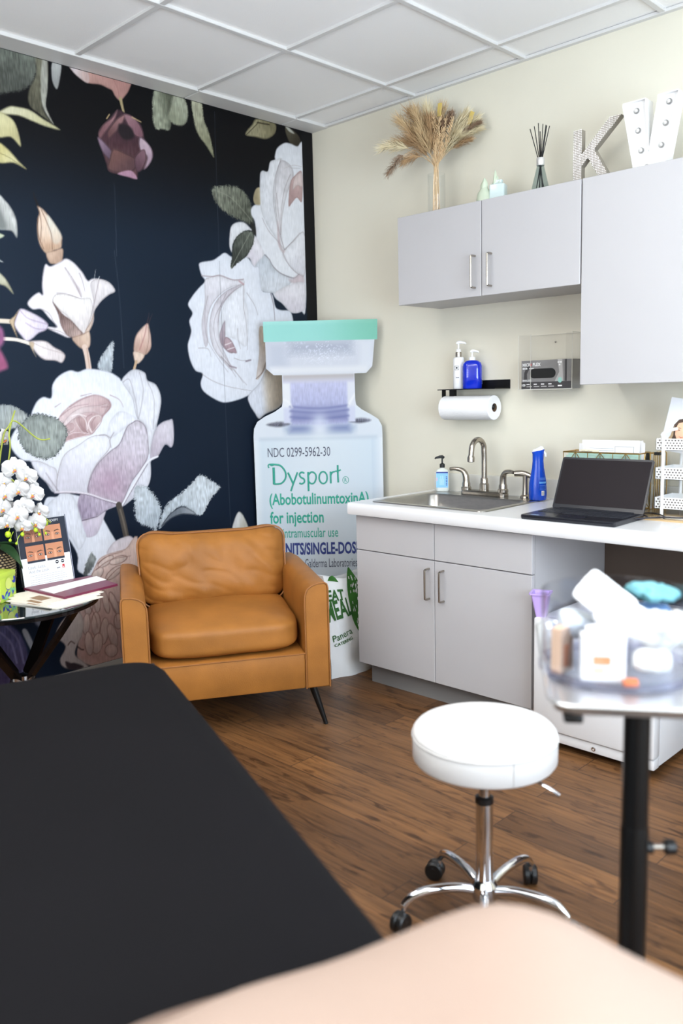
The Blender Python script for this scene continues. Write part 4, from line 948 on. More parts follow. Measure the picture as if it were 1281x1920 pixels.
for q in ((.006, .018, .085, .0915), (.020, .030, .085, .0915), (.038, .062, .0865, .0895), (.178, .185, .107, .1135), (.187, .198, .107, .1135), (.184, .191, .097, .103), (.006, .03, .037, .0395), (.033, .05, .037, .0395), (.006, .05, .0325, .0345), (.18, .2, .009, .0145)):
    gp([(q[0], q[2]), (q[1], q[2]), (q[1], q[3]), (q[0], q[3])], M_wp, .0004)
gt('100', M_wp, .003, .012, .018, .010, .03)
for k in range(4): gp([(.026 + k * .036, .018), (.042 + k * .036, .018), (.042 + k * .036, .022), (.026 + k * .036, .022)], M_wp, .0003); gp([(.026 + k * .036, .008), (.054 + k * .036, .008), (.054 + k * .036, .012), (.026 + k * .036, .012)], M_glt, .0003)
gp([(.19 + .010 * cos(a), .036 + .012 * sin(a)) for a in [2 * PI * k / 18 for k in range(18)]], mat('print_mint', rgb(150, 196, 188), .5), .0004)
g.build('carton', t)
def stad(cx, cz, hw, r): return [(cx + hw + r * cos(a), cz + r * sin(a)) for a in [-PI / 2 + PI * k / 10 for k in range(11)]] + [(cx - hw + r * cos(a), cz + r * sin(a)) for a in [PI / 2 + PI * k / 10 for k in range(11)]]
MB().prism(stad(.106, .066, .042, .0205), by - .0022, by + .002, mat('black_gloves', rgb(10, 10, 11), .6)).build('opening', t)

# ------------------------------------------------------------------ on top of the wall cabinets
TOP = 2.112
t = thing('glass_vase', 'clear cylindrical glass vase holding dried pampas grass on the wall cabinet', 'vase', (.962, -.155, TOP))
MB().lathe([(.001, .008), (.034, .008), (.036, .012), (.036, .195), (.04, .195), (.04, .0), (.001, 0)], M_glass, n=32, cap=False).build('glass', t)
t = thing('dried_pampas_bouquet', 'spreading bunch of dried tan pampas and bunny tail grass in the glass vase', 'dried grass', (.962, -.155, TOP + .012))
rg = random.Random(11)
M_straw = mat('straw_stem', rgb(218, 188, 146), .7); PL = [mat('pampas_%s' % n, c, .85) for n, c in (('tan', rgb(206, 178, 136)), ('brown', rgb(186, 152, 112)), ('cream', rgb(226, 212, 176)), ('taupe', rgb(158, 130, 106)), ('gold', rgb(212, 186, 104)))]
FX = Vector((cos(.35), sin(.35), 0)); FY = Vector((-sin(.35), cos(.35), 0))
def plume(tip, bend, mk, wid, n, ln, start, fluffy=1.0):
    p0 = Vector((rg.uniform(-.016, .016), rg.uniform(-.016, .016), 0)); p1 = Vector((p0.x * .6, p0.y * .6, .20))
    P2 = FX * tip[0] + FY * tip[2] + Vector((0, 0, tip[1]))
    ctrl = p1 + (P2 - p1) * .55 + Vector((0, 0, bend)) - FX * tip[0] * .12
    def c(t): return (1 - t) ** 2 * p1 + 2 * t * (1 - t) * ctrl + t * t * P2
    s = MB().tube([p0, p1, c(.25), c(.5), c(.8)], [.0016, .0014, .0013, .0011, .0008], M_straw, n=5, sub=3)
    stem = s.build('stem', t)
    f = MB(); vs = []; fs = []
    for k in range(int(n * 1.8)):
        u = start + (1 - start) * rg.random() ** .9
        q = c(u); tg = (c(min(1, u + .02)) - c(u - .02)).normalized()
        side = tg.orthogonal().normalized(); side.rotate(Matrix.Rotation(rg.random() * 2 * PI, 3, tg))
        env = max(.12, sin(PI * min(1, (u - start) / (1 - start) * .8 + .15)) )
        L_ = ln * rg.uniform(.45, 1.25)
        d = (tg * rg.uniform(.55, 1.0) + side * rg.uniform(.2, .95) * fluffy); d.normalize()
        e = q + d * L_ + side * wid * env * .3 + Vector((0, 0, -.004 * rg.random()))
        wv = tg.cross(side) * rg.uniform(.0005, .0010)
        i = len(vs); m1 = q + (e - q) * .55 + side * wid * .25 * env
        vs += [q - wv, q + wv, m1 + wv, m1 - wv, e]; fs += [(i, i + 1, i + 2, i + 3), (i + 3, i + 2, i + 4)]
    f.add(vs, fs, mk); f.build('plume', stem)
for tip, bend, mk, wid, n, ln, st, fl in (
    ((-.255, .335, .0), .07, 2, .03, 240, .055, .55, .8), ((-.20, .36, .02), .06, 1, .03, 220, .05, .5, .8), ((-.23, .205, -.02), .19, 3, .03, 260, .028, .70, 1.2),
    ((-.17, .44, 0), .02, 0, .04, 420, .06, .38, .8), ((-.13, .475, .02), .0, 1, .04, 420, .06, .36, .8), ((-.09, .46, -.02), .0, 0, .05, 460, .06, .34, .8), ((-.05, .48, .03), .0, 2, .045, 420, .06, .38, .8),
    ((-.02, .42, -.03), .0, 1, .045, 420, .05, .36, 1), ((.02, .47, .03), 0, 0, .04, 360, .055, .4, .8), ((-.11, .36, -.03), .01, 1, .04, 360, .05, .36, .9), ((-.06, .36, -.05), .01, 0, .04, 360, .05, .36, .9),
    ((.075, .435, -.01), .01, 3, .03, 320, .026, .72, 1.3), ((.04, .40, -.02), .0, 3, .03, 240, .022, .6, 1.3), ((.13, .42, .02), .02, 2, .05, 460, .055, .40, .6), ((.18, .40, .02), .04, 2, .04, 300, .05, .45, .6),
    ((.205, .375, -.01), .06, 3, .016, 240, .022, .62, .8), ((.16, .31, -.01), .04, 1, .02, 260, .03, .55, .7), ((.19, .36, .02), .06, 2, .03, 300, .045, .5, .6), ((.105, .33, -.03), .02, 2, .04, 320, .05, .4, .7), ((-.16, .26, .01), .08, 1, .03, 240, .04, .5, .8)):
    plume(tip, bend, PL[mk], wid, n, ln, st, fl)
for x, z in ((.005, .44), (.02, .37), (.035, .40), (.05, .36), (.065, .40), (.085, .36), (.012, .3), (.05, .3), (.1, .40), (.03, .34), (.075, .31)):       # branching straw sprays in front
    s = MB(); y = -.05; p0 = Vector((rg.uniform(-.014, .014), -.012, 0))
    pts = [p0, Vector((p0.x * .5 + .004, -.01, .2)), FX * x * .6 + FY * y * .6 + Vector((0, 0, .2 + (z - .2) * .5)), FX * x + FY * y + Vector((0, 0, z))]
    s.tube(pts, [.0014, .0013, .0011, .0007], M_straw, n=5, sub=4)
    for k in range(46):
        u = rg.uniform(.25, 1); q = pts[1] + (pts[3] - pts[1]) * u + Vector((rg.uniform(-.008, .008), 0, 0))
        d = Vector((rg.uniform(-.7, .7), rg.uniform(-.5, .3), rg.uniform(.5, 1))).normalized() * rg.uniform(.01, .022)
        s.tube([q, q + d * .6 + Vector((0, 0, .002)), q + d], [.001, .001, .0013], M_straw, n=4)
    s.build('straw_spray', t)
for x, z, a in ((.015, .485, .1), (.15, .43, .45)):
    MB().box(-.010, .010, -.002, .002, 0, .055, PL[4], TR(*(FX * x + Vector((0, 0, z - .055))), ry=a)).build('palm_spear', t)

t = thing('ornament', 'small pale green leafy ornament with an ice blue glass block on the wall cabinet', 'ornament', (1.288, -.20, TOP), .3)
M_pg = mat('pale_green_glaze', rgb(198, 208, 186), .35, var=.06, scale=20); M_ice = mat('ice_blue_glass', rgb(198, 214, 214), .15)
o = MB(); o.lathe([(.03, 0), (.036, .02), (.03, .05), (.018, .068), (.012, .08)], M_pg, TR(-.028, 0, 0), n=24)
def leaf(mb, x, z, L_, wd, a, m):
    mb.grid(7, 9, lambda u, v: (x + sin(a) * L_ * v + cos(a) * (u - .5) * wd * sin(PI * min(1, v * .9 + .08)), -.008 - .012 * sin(PI * u) + .01 * v, z + cos(a) * L_ * v - sin(a) * (u - .5) * wd * sin(PI * min(1, v * .9 + .08))), m)
leaf(o, -.03, .05, .065, .034, .05, M_pg); leaf(o, .0, .03, .09, .034, .35, M_pg); leaf(o, .018, .08, .06, .016, .05, M_pg); leaf(o, -.02, .02, .06, .04, -.4, M_pg); leaf(o, .03, .07, .03, .02, .5, M_pg)
o.build('leaves', t)
MB().loft([rrect(-.0, .062, -.02, .03, .006, 0), rrect(-.002, .064, -.022, .032, .008, .01), rrect(-.002, .064, -.022, .032, .008, .078), rrect(.012, .05, -.01, .02, .008, .088), rrect(.012, .05, -.01, .02, .008, .098)], M_ice, cap0=True, cap1=True).build('glass_block', t)

t = thing('reed_diffuser', 'glass reed diffuser with black sticks on the wall cabinet', 'diffuser', (1.528, -.20, TOP))
M_dglass = clear_mat('grey_glass', (.68, .75, .76, 1), .3)
MB().lathe([(.034, 0), (.037, .004), (.034, .03), (.016, .105), (.0125, .118), (.0125, .126)], M_dglass, n=28).build('bottle', t)
MB().lathe([(.0155, .114), (.0165, .116), (.0165, .142), (.0155, .144), (.009, .144)], mat('silver_collar', rgb(214, 212, 210), .3, .5), n=24).build('collar', t)
for k, (a, b2) in enumerate(((-.042, .262), (-.030, .272), (-.018, .268), (-.004, .276), (.010, .272), (.020, .266), (.031, .262), (.040, .258), (-.010, .250))):
    MB().tube([(-a * .55, (k % 3 - 1) * .006, .012), (a * .2, (k % 3 - 1) * .004, .142), (a, (k % 3 - 1) * .012, b2)], .0019, M_black, n=6).build('reed', t)

# rhinestone letter K
t = thing('letter_ornament', 'silver rhinestone letter K standing on the tall wall cabinet', 'letter', (1.688, -.212, TOP))
M_kb = mat('silver_body', rgb(150, 143, 132), .4, .3); M_rh = mat('rhinestone', rgb(246, 240, 234), .1, .35)
K = [(0, 0), (.034, 0), (.034, .068), (.062, .098), (.118, 0), (.158, 0), (.088, .122), (.196, .224), (.150, .224), (.034, .112), (.034, .206), (0, .206)]
k = MB().prism(K, -.012, .018, M_kb); k.build('letter_body', t)
def inside(x, z, P):
    r_ = False
    for i in range(len(P)):
        a, b2 = P[i], P[(i + 1) % len(P)]
        if (a[1] > z) != (b2[1] > z) and x < (b2[0] - a[0]) * (z - a[1]) / (b2[1] - a[1]) + a[0]: r_ = not r_
    return r_
s = MB()
for i in range(34):
    for j in range(38):
        x = .003 + i * .0061; z = .003 + j * .0061
        if inside(x, z, K): s.ball((x, -.0128, z), .0026, M_rh, sub=1, sc=(1, .8, 1))
s.build('rhinestones', t, angle=10)
# marquee letter V
t = thing('marquee_letter', 'white marquee letter V with round bulbs on the tall wall cabinet', 'letter', (1.905, -.235, TOP))
V = [(-.002, .235), (.003, .212), (.046, 0), (.158, 0), (.196, .215), (.204, .235), (.204, .248), (.13, .248), (.13, .235), (.101, .062), (.084, .235), (.084, .248), (-.002, .248)]
v = MB(); v.prism(V, 0, .045, M_white)
for i in range(len(V)):
    a, b2 = Vector((V[i][0], 0, V[i][1])), Vector((V[(i + 1) % len(V)][0], 0, V[(i + 1) % len(V)][1]))
    d = (b2 - a).normalized(); n_ = Vector((-d.z, 0, d.x)) * .0015
    v.add([a - n_, b2 - n_, b2 + n_, a + n_] + [p + Vector((0, -.016, 0)) for p in (a - n_, b2 - n_, b2 + n_, a + n_)], [(0, 1, 2, 3), (4, 5, 6, 7), (0, 1, 5, 4), (2, 3, 7, 6), (1, 2, 6, 5), (0, 3, 7, 4)], M_white)
v.build('letter_body', t)
bulb_m = mat('bulb_glass', rgb(226, 224, 220), .08, .3); ring_m = mat('bulb_ring', rgb(150, 150, 150), .35, .8)
for x, z in ((.045, .216), (.053, .146), (.066, .074), (.166, .220), (.155, .150), (.141, .078), (.088, .012)):
    q = MB().lathe([(.0105, .0), (.0105, .004), (.0075, .004)], ring_m, TR(x, 0, z, rx=PI / 2), n=20).build('bulb_socket', t)
    MB().ball((x, -.008, z), .0072, bulb_m, sub=2).build('bulb', q)

# ------------------------------------------------------------------ cardboard standee shaped like a vial
SW = .664
t = thing('cardboard_standee', 'tall cardboard standee printed as a medicine vial with a mint cap in the corner', 'standee', (.034, -.516, 0), math.atan2(.46, .478))
L = [(0, 0, .668), (1.125, 0, .668), (1.165, .004, .666), (1.20, .022, .648), (1.225, .06, .61), (1.25, .115, .565), (1.275, .152, .536), (1.30, .157, .531), (1.436, .158, .530), (1.4365, .115, .59), (1.47, .078, .622), (1.604, .078, .636), (1.6045, .070, .650), (1.706, .070, .652)]
def edge(z, k):
    for a, b2 in zip(L[:-1], L[1:]):
        if a[0] <= z <= b2[0]: return a[k] + (b2[k] - a[k]) * (z - a[0]) / (b2[0] - a[0])
    return L[-1][k]
M_board = mat('white_card', rgb(216, 218, 220), .6)
outline = [(a[1], a[0]) for a in L] + [(a[2], a[0]) for a in reversed(L)]
bd = MB().prism(outline, 0, .012, M_board); bd.build('board', t)
zz = np.unique(np.concatenate([np.linspace(0, 1.706, 430), [a[0] for a in L]])); nu = 150
sl = np.array([edge(z, 1) for z in zz]); sr = np.array([edge(z, 2) for z in zz]); uu = np.linspace(0, 1, nu)
SX = (sl[:, None] + (sr - sl)[:, None] * uu).ravel(); SZ = np.repeat(zz, nu)
# printed colours of the vial
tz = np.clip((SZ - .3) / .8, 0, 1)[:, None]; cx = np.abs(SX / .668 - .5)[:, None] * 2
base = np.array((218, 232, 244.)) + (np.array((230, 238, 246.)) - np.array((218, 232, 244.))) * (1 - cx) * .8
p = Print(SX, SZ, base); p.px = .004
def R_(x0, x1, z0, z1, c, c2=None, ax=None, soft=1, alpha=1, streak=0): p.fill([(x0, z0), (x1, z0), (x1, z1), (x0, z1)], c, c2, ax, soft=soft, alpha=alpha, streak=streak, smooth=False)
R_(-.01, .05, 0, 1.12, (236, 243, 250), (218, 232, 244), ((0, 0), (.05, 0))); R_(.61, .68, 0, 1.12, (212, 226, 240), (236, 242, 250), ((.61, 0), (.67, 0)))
R_(-.02, .70, 1.105, 1.30, (226, 233, 243)); R_(.03, .64, 1.10, 1.118, (206, 218, 232), soft=4)
R_(.16, .53, 1.118, 1.17, (176, 190, 214), (214, 224, 236), ((0, 1.17), (0, 1.118)), soft=8)
R_(.19, .50, 1.14, 1.18, (120, 134, 184), soft=10, alpha=.8); p.glow((.345, 1.155), .07, (238, 244, 250), .9)
for q in ((.13, 1.185, .06), (.55, 1.195, .06)): p.fill([(q[0] - q[2], q[1]), (q[0], q[1] - .013), (q[0] + q[2], q[1]), (q[0] + .01, q[1] + .013)], (112, 112, 128), (70, 72, 90), ((q[0], q[1] + .01), (q[0], q[1] - .01)), soft=3, streak=.3)
R_(.16, .53, 1.19, 1.44, (214, 218, 240)); R_(.157, .20, 1.27, 1.40, (236, 238, 244), soft=4); R_(.49, .53, 1.27, 1.40, (228, 230, 240), soft=4)
R_(.20, .49, 1.18, 1.42, (196, 198, 232), (172, 176, 216), ((0, 1.40), (0, 1.22)), soft=3, streak=.05); R_(.20, .49, 1.20, 1.275, (130, 136, 186), (156, 162, 204), ((0, 1.2), (0, 1.275)), soft=6)
for z in (1.215, 1.245, 1.268): p.stroke([(.195, z + .006), (.345, z - .006), (.495, z + .006)], .008, (104, 110, 168), .7, soft=3)
p.glow((.345, 1.195), .06, (220, 226, 246), .8); R_(.16, .53, 1.395, 1.44, (190, 184, 186), (206, 206, 226), ((0, 1.43), (0, 1.395)), soft=4)
p.stroke([(.16, 1.31), (.185, 1.30), (.205, 1.27)], .006, (250, 250, 252), .9, soft=3); p.stroke([(.53, 1.33), (.51, 1.30), (.495, 1.27)], .01, (250, 250, 252), .9, soft=3)
R_(.07, .64, 1.436, 1.604, (212, 216, 228)); R_(.09, .19, 1.47, 1.60, (196, 202, 218), soft=14); R_(.56, .625, 1.47, 1.60, (222, 226, 236), soft=8); R_(.20, .52, 1.54, 1.605, (176, 182, 200), soft=14); R_(.1, .6, 1.44, 1.475, (230, 232, 238), soft=6)
I = np.nonzero((SZ > 1.48) & (SZ < 1.6) & (SX > .16) & (SX < .55))[0]
p.C[I] = np.clip(p.C[I] + ((vnoise(SX[I] * 260, SZ[I] * 260) > .72) * 42 * np.clip((SZ[I] - 1.47) / .1, 0, 1) * np.exp(-((SX[I] - .36) / .14) ** 2))[:, None], 0, 255)
R_(.0, .70, 1.6045, 1.72, (150, 220, 212), (120, 202, 178), ((.3, 0), (.66, 0)), streak=0); R_(.0, .70, 1.69, 1.72, (160, 226, 218), (128, 206, 182), ((.3, 0), (.66, 0)), soft=3)
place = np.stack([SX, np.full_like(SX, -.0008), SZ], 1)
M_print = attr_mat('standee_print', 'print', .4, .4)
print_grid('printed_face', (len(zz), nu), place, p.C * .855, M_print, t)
M_green = mat('print_green', rgb(30, 150, 128), .5); M_navy = mat('print_navy', rgb(34, 50, 118), .5); M_dk = mat('print_dark', rgb(58, 62, 84), .5)
x = MB(); TM = TR(0, -.0018, 0, rx=PI / 2)
def st(s_, m, xx, z, w, h, bold=0): x.text(s_, m, TM @ Matrix.Translation((xx, z, 0)), w=w, h=h, bold=bold)
st('NDC 0299-5962-30', M_dk, .070, 1.016, .325, .048); st('(AbobotulinumtoxinA)', M_green, .070, .766, .520, .060, .022); st('for injection', M_green, .070, .668, .282, .062, .022)
st('For intramuscular use', M_green, .066, .590, .360, .050, .006); st('300 UNITS/SINGLE-DOSE VIAL', M_navy, .03, .500, .62, .062, .034); st('Distributed by: Galderma Laboratories, L.P.', M_dk, .06, .428, .52, .046)
def rib(pts, r0): x.tube([(a, -.0016, b2) for a, b2 in pts], r0, M_green, n=6, sub=6)
z0 = .872
rib([(.074, z0 + .088), (.070, z0 + .100), (.078, z0 + .107), (.088, z0 + .100), (.100, z0 + .104)], .0035)
rib([(.098, z0 + .09), (.098, z0 + .045), (.0975, z0 + .002)], .0062); rib([(.0975, z0 + .003), (.135, z0 + .006), (.158, z0 + .032), (.158, z0 + .066), (.135, z0 + .098), (.10, z0 + .106), (.078, z0 + .106)], .0046)
rib([(.172, z0 + .062), (.186, z0 + .03), (.198, z0 + .002)], .0048); rib([(.222, z0 + .062), (.198, z0 + .002), (.184, z0 - .036)], .0044)
rib([(.258, z0 + .056), (.244, z0 + .062), (.232, z0 + .052), (.238, z0 + .036), (.254, z0 + .026), (.256, z0 + .01), (.242, z0 + .001), (.230, z0 + .006)], .0044)
rib([(.277, z0 + .062), (.277, z0 + .01), (.277, z0 - .038)], .0048); rib([(.277, z0 + .045), (.295, z0 + .062), (.314, z0 + .052), (.318, z0 + .030), (.308, z0 + .006), (.292, z0 + .001), (.278, z0 + .014)], .0042)
rib([(.334 + .021 + .021 * cos(a), z0 + .031 + .031 * sin(a)) for a in [2 * PI * k / 12 for k in range(13)]], .0042)
rib([(.394, z0 + .062), (.394, z0 + .03), (.394, z0)], .0046); rib([(.394, z0 + .042), (.404, z0 + .058), (.418, z0 + .061)], .0042)
rib([(.432, z0 + .095), (.432, z0 + .05), (.433, z0 + .004)], .0046); rib([(.418, z0 + .063), (.432, z0 + .064), (.448, z0 + .070)], .0038)
rib([(.472 + .0155 * cos(a), z0 + .016 + .018 * sin(a)) for a in [2 * PI * k / 12 for k in range(13)]], .0014); st('R', M_green, .4655, z0 + .006, .013, .02, .01)
x.build('lettering', t, angle=60)
# ------------------------------------------------------------------ armchair
t = thing('armchair', 'tan leather armchair with a plump back cushion in front of the mural', 'armchair', (.895, -1.39, 0), math.radians(59.04))
def armsec(sg, y, dz=0):
    # section of one arm: inner top corner rounded, outer edge almost square
    i = .302; o_ = .398
    pts = [(o_, .17), (o_, .575 + dz), (o_ - .004, .590 + dz), (o_ - .014, .597 + dz), (o_ - .040, .596 + dz), (i + .030, .588 + dz), (i + .012, .575 + dz), (i + .002, .552 + dz), (i, .52), (i, .17)]
    return [(sg * x, y, z) for x, z in pts]
for sg in (-1, 1):
    a = MB(); secs = [armsec(sg, y, d) for y, d in ((.006, -.004), (0.0, 0), (.25, .006), (.55, .012), (.70, .0), (.72, -.03))]
    secs[0] = [(p[0], .004, p[2]) for p in secs[0]]
    if sg > 0: secs = [list(reversed(s_)) for s_ in secs]
    a.loft([s_ for s_ in secs[1:]], M_leather, cap0=True, cap1=True)
    ar = a.build('arm', t, angle=40)
    bm_ = ar.modifiers.new('soft', 'BEVEL'); bm_.width = .006; bm_.segments = 2; bm_.limit_method = 'ANGLE'; bm_.angle_limit = math.radians(60)
    MB().tube([(p[0], -.001, p[2]) for p in armsec(sg, 0)], .0032, M_pipe, n=6).build('piping', ar)
r = MB(); r.box(-.302, .302, .004, .70, .17, .318, M_leather, bev=.008); r.build('base_rail', t)
MB().tube([(-.302, .004, .314), (.302, .004, .314)], .003, M_pipe, n=6).build('piping', t)
MB().cushion((0, .69, .42), (.302, .055, .25), M_leather, e=6, puff=0, n=8, wr=.002).build('back_frame', t, angle=80)
MB().cushion((0, .285, .398), (.298, .272, .082), M_leather, e=5.5, puff=.22, n=22, wr=.003, ws=6, fn=lambda p: Vector((p.x, p.y, p.z + .010 * (p.y / .27)))).build('seat_cushion', t, angle=80)
def backfn(p):
    ear = math.exp(-((abs(p.x) - .27) / .075) ** 2) * max(0, p.z / .18) ** 2
    x = p.x * (1 + .07 * max(0, p.z / .18) ** 2 - .02 * max(0, -p.z / .18)); z = p.z + .022 * ear - .006
    low = max(0, -p.z / .16)
    y = p.y + .014 * noise.noise(Vector((p.x * 6, p.z * 7, 3))) + .009 * noise.noise(Vector((p.x * 14 + p.z * 6, p.z * 12 + abs(p.x) * 10, 8))) + .006 * (1 - abs(noise.noise(Vector((p.x * 9 + p.z * 14, p.z * 5 - p.x * 6, 2))))) ** 4 + low * .005 * noise.noise(Vector((p.x * 30, p.z * 8, 4)))
    return Vector((x, y + (z + .17) * .16, z))
BM = TR(0, .475, .600)
def bcush():
    c = MB(); b = bmesh.new(); bmesh.ops.create_cube(b, size=2); bmesh.ops.subdivide_edges(b, edges=list(b.edges), cuts=44, use_grid_fill=True)
    for v in b.verts:
        u = v.co.copy(); k = (abs(u.x) ** 7 + abs(u.y) ** 3 + abs(u.z) ** 7) ** (-1 / 4.5 if False else -1 / 5)
        q = u * min(k, 1.0); e_ = max(abs(q.x), abs(q.z))
        q.y *= .42 + .58 * (1 - min(1, abs(q.x)) ** 4) * (1 - min(1, abs(q.z)) ** 4)
        v.co = backfn(Vector((q.x * .318, q.y * .105, q.z * .160)))
    return c.bm(b, M_leather, BM)
bc = bcush().build('back_cushion', t, angle=80)
per = []
for k in range(72):
    a = 2 * PI * k / 72; e = 2 / 7
    x = .316 * math.copysign(abs(cos(a)) ** e, cos(a)); z = .158 * math.copysign(abs(sin(a)) ** e, sin(a))
    q = backfn(Vector((x, -.036, z))); per.append(BM @ q)
MB().tube(per, .0035, M_pipe, n=6, closed=True).build('piping', bc)
for sx, y0, y1 in ((1, .07, .035), (-1, .07, .035), (1, .63, .66), (-1, .63, .66)):
    MB().tube([(sx * .335, y0, .175), (sx * .385, y1, .0)], [.017, .0085], M_blackmetal, n=14).build('leg', t)

# ------------------------------------------------------------------ paper carrier bag
t = thing('carrier_bag', 'white carrier bag with green leaf print between the armchair and sink cabinet', 'bag', (.695, -.645, 0), math.radians(84))
M_bagw = mat('bag_white', rgb(232, 232, 232), .5, bump=.25, bscale=9); M_bgr = mat('leaf_green', rgb(56, 112, 40), .5, var=.25, scale=14); M_bgd = mat('dark_green_print', rgb(48, 96, 42), .5)
b = MB()
def bagp(u, v, back=0):                         # front face of the sagging bag, u 0..1 along, v 0..1 up
    x = .30 * u; z = .49 * v * (1 - .06 * sin(PI * u)) + .015 * (1 - v) * sin(5 * u) * v
    y = -.02 * sin(PI * u) * (1 - v) + .045 * v * v + .012 * noise.noise(Vector((u * 4, v * 5, back * 3))) + (.15 * (1 - .55 * v) if back else 0)
    return (x + .012 * noise.noise(Vector((u * 3, v * 3, 5))), y, max(0, z))
N1 = 14
ring = lambda v: [bagp(i / N1, v) for i in range(N1 + 1)] + [bagp(1 - i / N1, v, 1) for i in range(N1 + 1)]
b.loft([ring(j / 16) for j in range(17)], M_bagw, cap0=True); b.build('bag_body', t, angle=60)
h = MB(); pf = lambda u, v, e=.003: Vector(bagp(u, v)) - Vector((0, e, 0))
g = MB()
g.grid(6, 14, lambda s_, v: pf(.66 - .10 * v + .16 * (s_ - .5) * 2 * sin(PI * (v * .92 + .06)), .34 + .76 * v), M_bgr)
lf = g
for k in range(46):
    v = .44 + .56 * rg.random(); u = .66 - .10 * (v - .34) / .76 + (rg.random() - .5) * .22 * sin(PI * ((v - .34) / .76 * .92 + .06))
    lf.poly([pf(u, v, .0045), pf(u + .012, v, .0045), pf(u + .012, v + .028, .0045), pf(u, v + .028, .0045)], M_bagw)
g.grid(5, 6, lambda s_, v: pf(.06 + .22 * s_, .96 + .06 * v * sin(PI * s_)), M_bgr)
lf.build('leaf_print', t)
x = MB()
def curved(s_, m, u, v, w, h_, tilt, bold):
    k = MB(); k.text(s_, m, None, w=w, h=h_, bold=bold)
    vs = []
    for p in k.v:
        xx = p[0] * cos(tilt) - p[1] * sin(tilt); zz_ = p[0] * sin(tilt) + p[1] * cos(tilt)
        vs.append(pf(u + xx / .30, v + zz_ / .46, .004))
    x.add(vs, k.f, m)
curved('EAT', M_bgd, .02, .76, .10, .05, .10, .03); curved('MEAL', M_bgd, .0, .56, .155, .085, .22, .03)
curved('Panera', M_bgd, .06, .36, .12, .03, .25, .004); curved('CATERING', M_bgd, .09, .31, .105, .014, .25, .02)
x.build('lettering', t, angle=60)

# ------------------------------------------------------------------ side table and what stands on it
TZ = .58; TX, TY, TRD = .315, -1.955, .305
t = thing('side_table', 'round glass topped side table on black crossed legs beside the armchair', 'side table', (TX, TY, 0))
M_bchrome = mat('black_chrome', rgb(46, 40, 40), .12, .8)
M_tglass = mat('smoked_glass', rgb(34, 44, 46), .04, 0, spec=.9, coat=.6)
MB().lathe([(.001, TZ - .010), (TRD - .003, TZ - .010), (TRD, TZ - .007), (TRD, TZ - .003), (TRD - .003, TZ), (.001, TZ)], M_tglass, n=72, cap=False).build('tabletop', t)
MB().lathe([(TRD - .006, TZ - .024), (TRD - .002, TZ - .022), (TRD - .002, TZ - .011), (TRD - .02, TZ - .011), (TRD - .02, TZ - .024), (TRD - .006, TZ - .024)], M_bchrome, n=72, cap=False).build('rim', t)
for k in range(4):
    a = math.radians(28 + 90 * k); lg = MB()
    P = [Vector((cos(a) * .26, sin(a) * .26, TZ - .024)), Vector((cos(a) * .17, sin(a) * .17, .44)), Vector((cos(a) * .03, sin(a) * .03, .27)), Vector((cos(a) * .06, sin(a) * .06, .20)), Vector((cos(a + .35) * .22, sin(a + .35) * .22, .0))]
    tv = Vector((-sin(a), cos(a), 0))
    for i in range(4):
        d = (P[i + 1] - P[i]).normalized(); nn = d.cross(tv).normalized()
        vs = []
        for p in (P[i], P[i + 1]):
            for q in ((-1, -1), (1, -1), (1, 1), (-1, 1)): vs.append(p + tv * q[0] * .024 + nn * q[1] * .007)
        lg.add(vs, [(0, 1, 2, 3), (7, 6, 5, 4), (0, 4, 5, 1), (1, 5, 6, 2), (2, 6, 7, 3), (3, 7, 4, 0)], M_bchrome)
    for v_ in range(len(lg.v)): lg.v[v_] = (lg.v[v_][0], lg.v[v_][1], max(0, lg.v[v_][2]))
    lg.build('leg', t)
MB().lathe([(.04, .262), (.045, .265), (.045, .285), (.04, .288)], M_chrome, n=24).build('joint', t)

t = thing('brochure_stand', 'clear acrylic display stand behind the brochure on the side table', 'display stand', (.222, -1.770, TZ), math.radians(93), rot=(0, 0, math.radians(93)))
LEAN = math.radians(-9)
SMx = TR(0, 0, .004, rx=LEAN)
a = MB(); a.box(-.115, .115, .006, .009, 0, .285, M_clear, SMx); a.box(-.115, .115, -.06, .10, .0, .003, M_clear); a.build('acrylic_panel', t)
a = MB(); a.box(.1145, .1165, .004, .010, 0, .286, mat('acrylic_rim', rgb(178, 184, 206), .15), SMx); a.build('polished_edge', t)
t = thing('brochure', 'upright brochure with four close up photos of eyes on the side table', 'brochure', (.222, -1.770, TZ + .004), rot=(0, 0, math.radians(93)))
BW_, BH_ = .108, .279
M_bro = mat('brochure_white', rgb(240, 242, 246), .35); M_bnavy = mat('brochure_navy', rgb(30, 40, 58), .35)
b = MB(); SMb = TR(0, 0, .0, rx=LEAN); b.box(-BW_, BW_, 0, .004, 0, BH_, M_bro, SMb)
def bq(pts, m, e): b.poly([(x_, -e, z_) for x_, z_ in pts], m, SMb)
bq([(-BW_, .128), (BW_, .128), (BW_, BH_), (-BW_, BH_)], M_bnavy, .0004); bq([(-.082, .108), (.079, .108), (.079, .129), (-.082, .129)], M_bro, .0006)
sk = [mat('print_skin_%s' % n, c, .45) for n, c in (('one', rgb(168, 112, 88)), ('two', rgb(206, 142, 108)), ('three', rgb(196, 128, 96)), ('four', rgb(200, 138, 104)))]
M_shade = mat('print_skin_lines', rgb(120, 74, 58), .45); M_eyew = mat('print_eye_white', rgb(206, 196, 190), .45)
